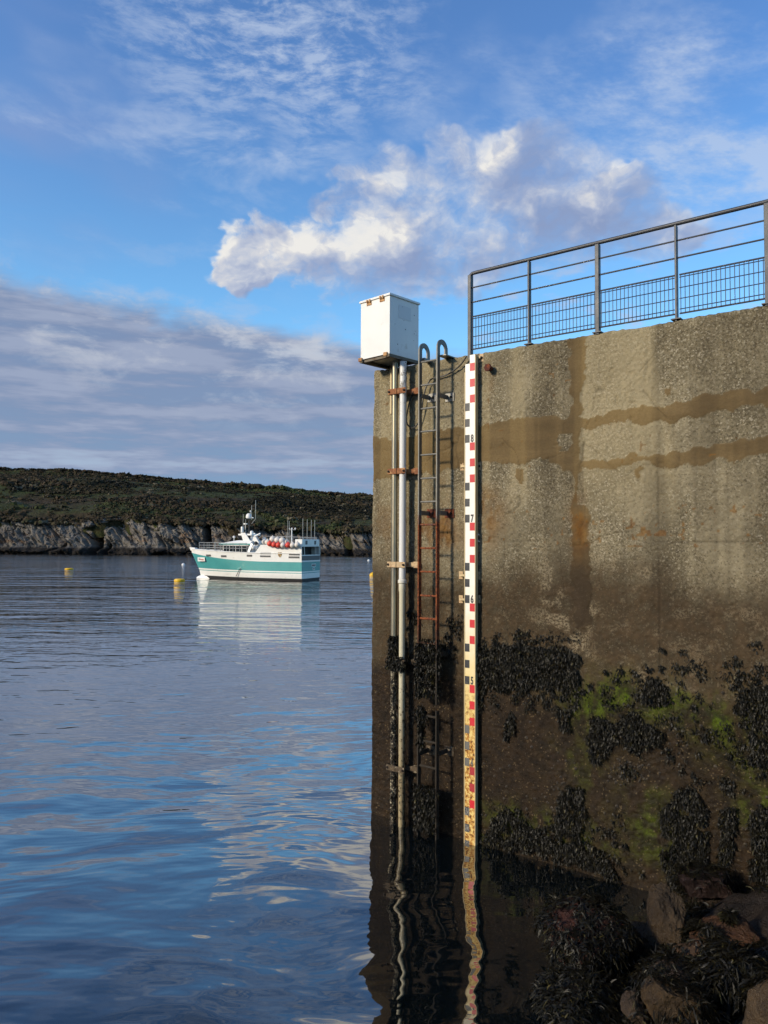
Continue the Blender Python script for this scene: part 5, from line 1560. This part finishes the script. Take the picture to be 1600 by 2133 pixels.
bxs = np.linspace(0.3, 9, 150); bys = np.linspace(1.5, 10.5, 160)
X, Y = np.meshgrid(bxs, bys)
wall_y = CORNER.y + (X - CORNER.x) * math.tan(WALL_RZ)
Yc = np.minimum(Y, wall_y + 0.15)
Zb = bed_h(X, Yc)
me = np_mesh('shore', np.stack([X, Yc, Zb], -1), grid_quads(len(bys), len(bxs)), m_rock, smooth=True)
so = link(bpy.data.objects.new('shore', me)); so.color = srgb(58, 46, 34) + (1,)
tag(so, kind='structure')

import bmesh
def rock_mesh(seed, rx, ry, rz, planes=22):
    r_ = np.random.default_rng(seed)
    bm = bmesh.new(); bmesh.ops.create_icosphere(bm, subdivisions=5, radius=1.0)
    P = np.array([v.co[:] for v in bm.verts])
    for _ in range(planes):
        nn = r_.normal(size=3); nn /= np.linalg.norm(nn)
        d0 = r_.uniform(0.50, 0.84)
        P = P - np.maximum(P @ nn - d0, 0)[:, None] * nn
    P += (fbm(P[:, 0] * 2 + seed, P[:, 1] * 2 + P[:, 2] * 1.7, 4, seed)[:, None] - 0.5) * 0.34 * P
    P += (fbm(P[:, 0] * 9 + seed, P[:, 1] * 9 + P[:, 2] * 8, 3, seed + 3)[:, None] - 0.5) * 0.12 * P
    P *= np.array([rx, ry, rz])
    for v, c_ in zip(bm.verts, P): v.co = c_
    me_ = bpy.data.meshes.new('rock'); bm.to_mesh(me_); bm.free()
    me_.materials.append(m_rock)
    return me_
rocks = [(1238, 1962, 0.20, 0.45, 0.46, 0.33, 15, (84, 44, 30), 0.72, 'big rounded rock smothered in seaweed with a reddish top, leftmost on the shore'),
    (1386, 1930, 0.30, 0.20, 0.30, 0.42, -10, (92, 76, 54), 0.10, 'tan upright slab of rock standing beside a strip of hanging weed'),
    (1515, 1958, 0.38, 0.42, 0.30, 0.22, -25, (104, 70, 42), 0.45, 'orange brown wedge shaped rock half under seaweed at the right'),
    (1461, 1838, 0.34, 0.34, 0.28, 0.20, -20, (74, 54, 50), 0.35, 'purple brown rock lying against the foot of the wall'),
    (1415, 2108, 0.42, 0.27, 0.26, 0.24, 20, (96, 76, 44), 0.40, 'bare brown boulder at the bottom of the photo'),
    (1395, 2030, 0.42, 0.22, 0.20, 0.16, 5, (92, 78, 70), 0.2, 'small greyish pink rock just above the bare brown boulder'),
    (1632, 2130, 0.70, 0.24, 0.30, 0.46, 30, (108, 90, 66), 0.45, 'pale rock cut by the lower right corner of the photo'),
    (1225, 2100, 0.08, 0.42, 0.40, 0.24, 0, (60, 44, 34), 0.9, 'low weed covered rock at the bottom, left of the others'),
    (1318, 2100, 0.34, 0.13, 0.15, 0.15, 12, (92, 76, 60), 0.1, 'small rounded pinkish stone left of the bare brown boulder'),
    (1540, 2050, 0.46, 0.42, 0.36, 0.24, -5, (60, 48, 36), 0.9, 'dark weed covered rock between the brown boulder and the pale corner rock'),
    (1455, 1996, 0.46, 0.26, 0.14, 0.12, -12, (116, 90, 66), 0.1, 'flat pale brown stone ledge below the hanging weed')]
wb = []; wn_ = []; rk_b = []
for i, (px, py, zc, rx_, ry_, rz_, rot, col_, wf, lab) in enumerate(rocks):
    p_ = on_level(px, py, zc)
    o = bpy.data.objects.new('shore_rock', rock_mesh(500 + i * 7, rx_, ry_, rz_))
    o.location = p_; o.rotation_euler = (0, 0, R(rot)); o.color = srgb(*col_) + (1,)
    link(o); tag(o, lab, 'rock', 'rocks at the foot of the quay')
    me_ = o.data
    co = np.empty(len(me_.vertices) * 3, np.float32); me_.vertices.foreach_get('co', co); co = co.reshape(-1, 3).astype(float)
    no = np.empty(len(me_.vertices) * 3, np.float32); me_.vertex_normals.foreach_get('vector', no); no = no.reshape(-1, 3).astype(float)
    ca, sa = math.cos(R(rot)), math.sin(R(rot)); M = np.array([[ca, sa, 0], [-sa, ca, 0], [0, 0, 1]])
    co = co @ M + np.array(p_); no = no @ M
    ms = fbm(co[:, 0] * 3.2 + i, co[:, 1] * 3.2 + co[:, 2] * 2, 3, 600 + i)
    kk = (ms < 0.36 + 0.40 * wf) & (no[:, 2] > -0.25)
    idx = np.nonzero(kk)[0]
    if len(idx):
        area = rx_ * ry_ * 4 * (0.4 + 0.6 * wf)
        pick = rg.choice(idx, int(area * 8000 * (0.25 + wf)))
        wb.append(co[pick] + rg.normal(0, 0.012, (len(pick), 3)) + no[pick] * rg.uniform(0, 0.05, (len(pick), 1))); wn_.append(no[pick])
wb = np.concatenate(wb); wn_ = np.concatenate(wn_)
V_, Q_, T_ = blades(wb, wn_, 0.065, 0.0085, rg, spread=0.7, gravity=0.4, out=0.35)
weed_object('rock_seaweed', V_, Q_, T_, (0, 0, 0), 'dark wet seaweed draped over the shore rocks', 'seaweed', None, 'stuff')
N = 60000
x_ = rg.uniform(1.0, 5.2, N); y_ = rg.uniform(3.6, 8.6, N)
wy_ = CORNER.y + (x_ - CORNER.x) * math.tan(WALL_RZ)
z_ = bed_h(x_, y_)
k = (y_ < wy_ - 0.03) & (z_ > -0.06) & (fbm(x_ * 2.5, y_ * 2.5, 3, 701) > 0.40)
x_, y_, z_ = x_[k], y_[k], z_[k]
e_ = 0.02
gxn = (bed_h(x_ + e_, y_) - z_) / e_; gyn = (bed_h(x_, y_ + e_) - z_) / e_
nn = np.stack([-gxn, -gyn, np.ones_like(z_)], -1); nn /= np.linalg.norm(nn, axis=1, keepdims=True)
bp = np.stack([x_, y_, z_ + 0.01], -1)
V_, Q_, T_ = blades(bp, nn, 0.07, 0.009, rg, spread=0.7, gravity=0.3, out=0.4)
weed_object('shore_seaweed', V_, Q_, T_, (0, 0, 0), 'mat of dark seaweed lying between the shore rocks', 'seaweed', None, 'stuff')
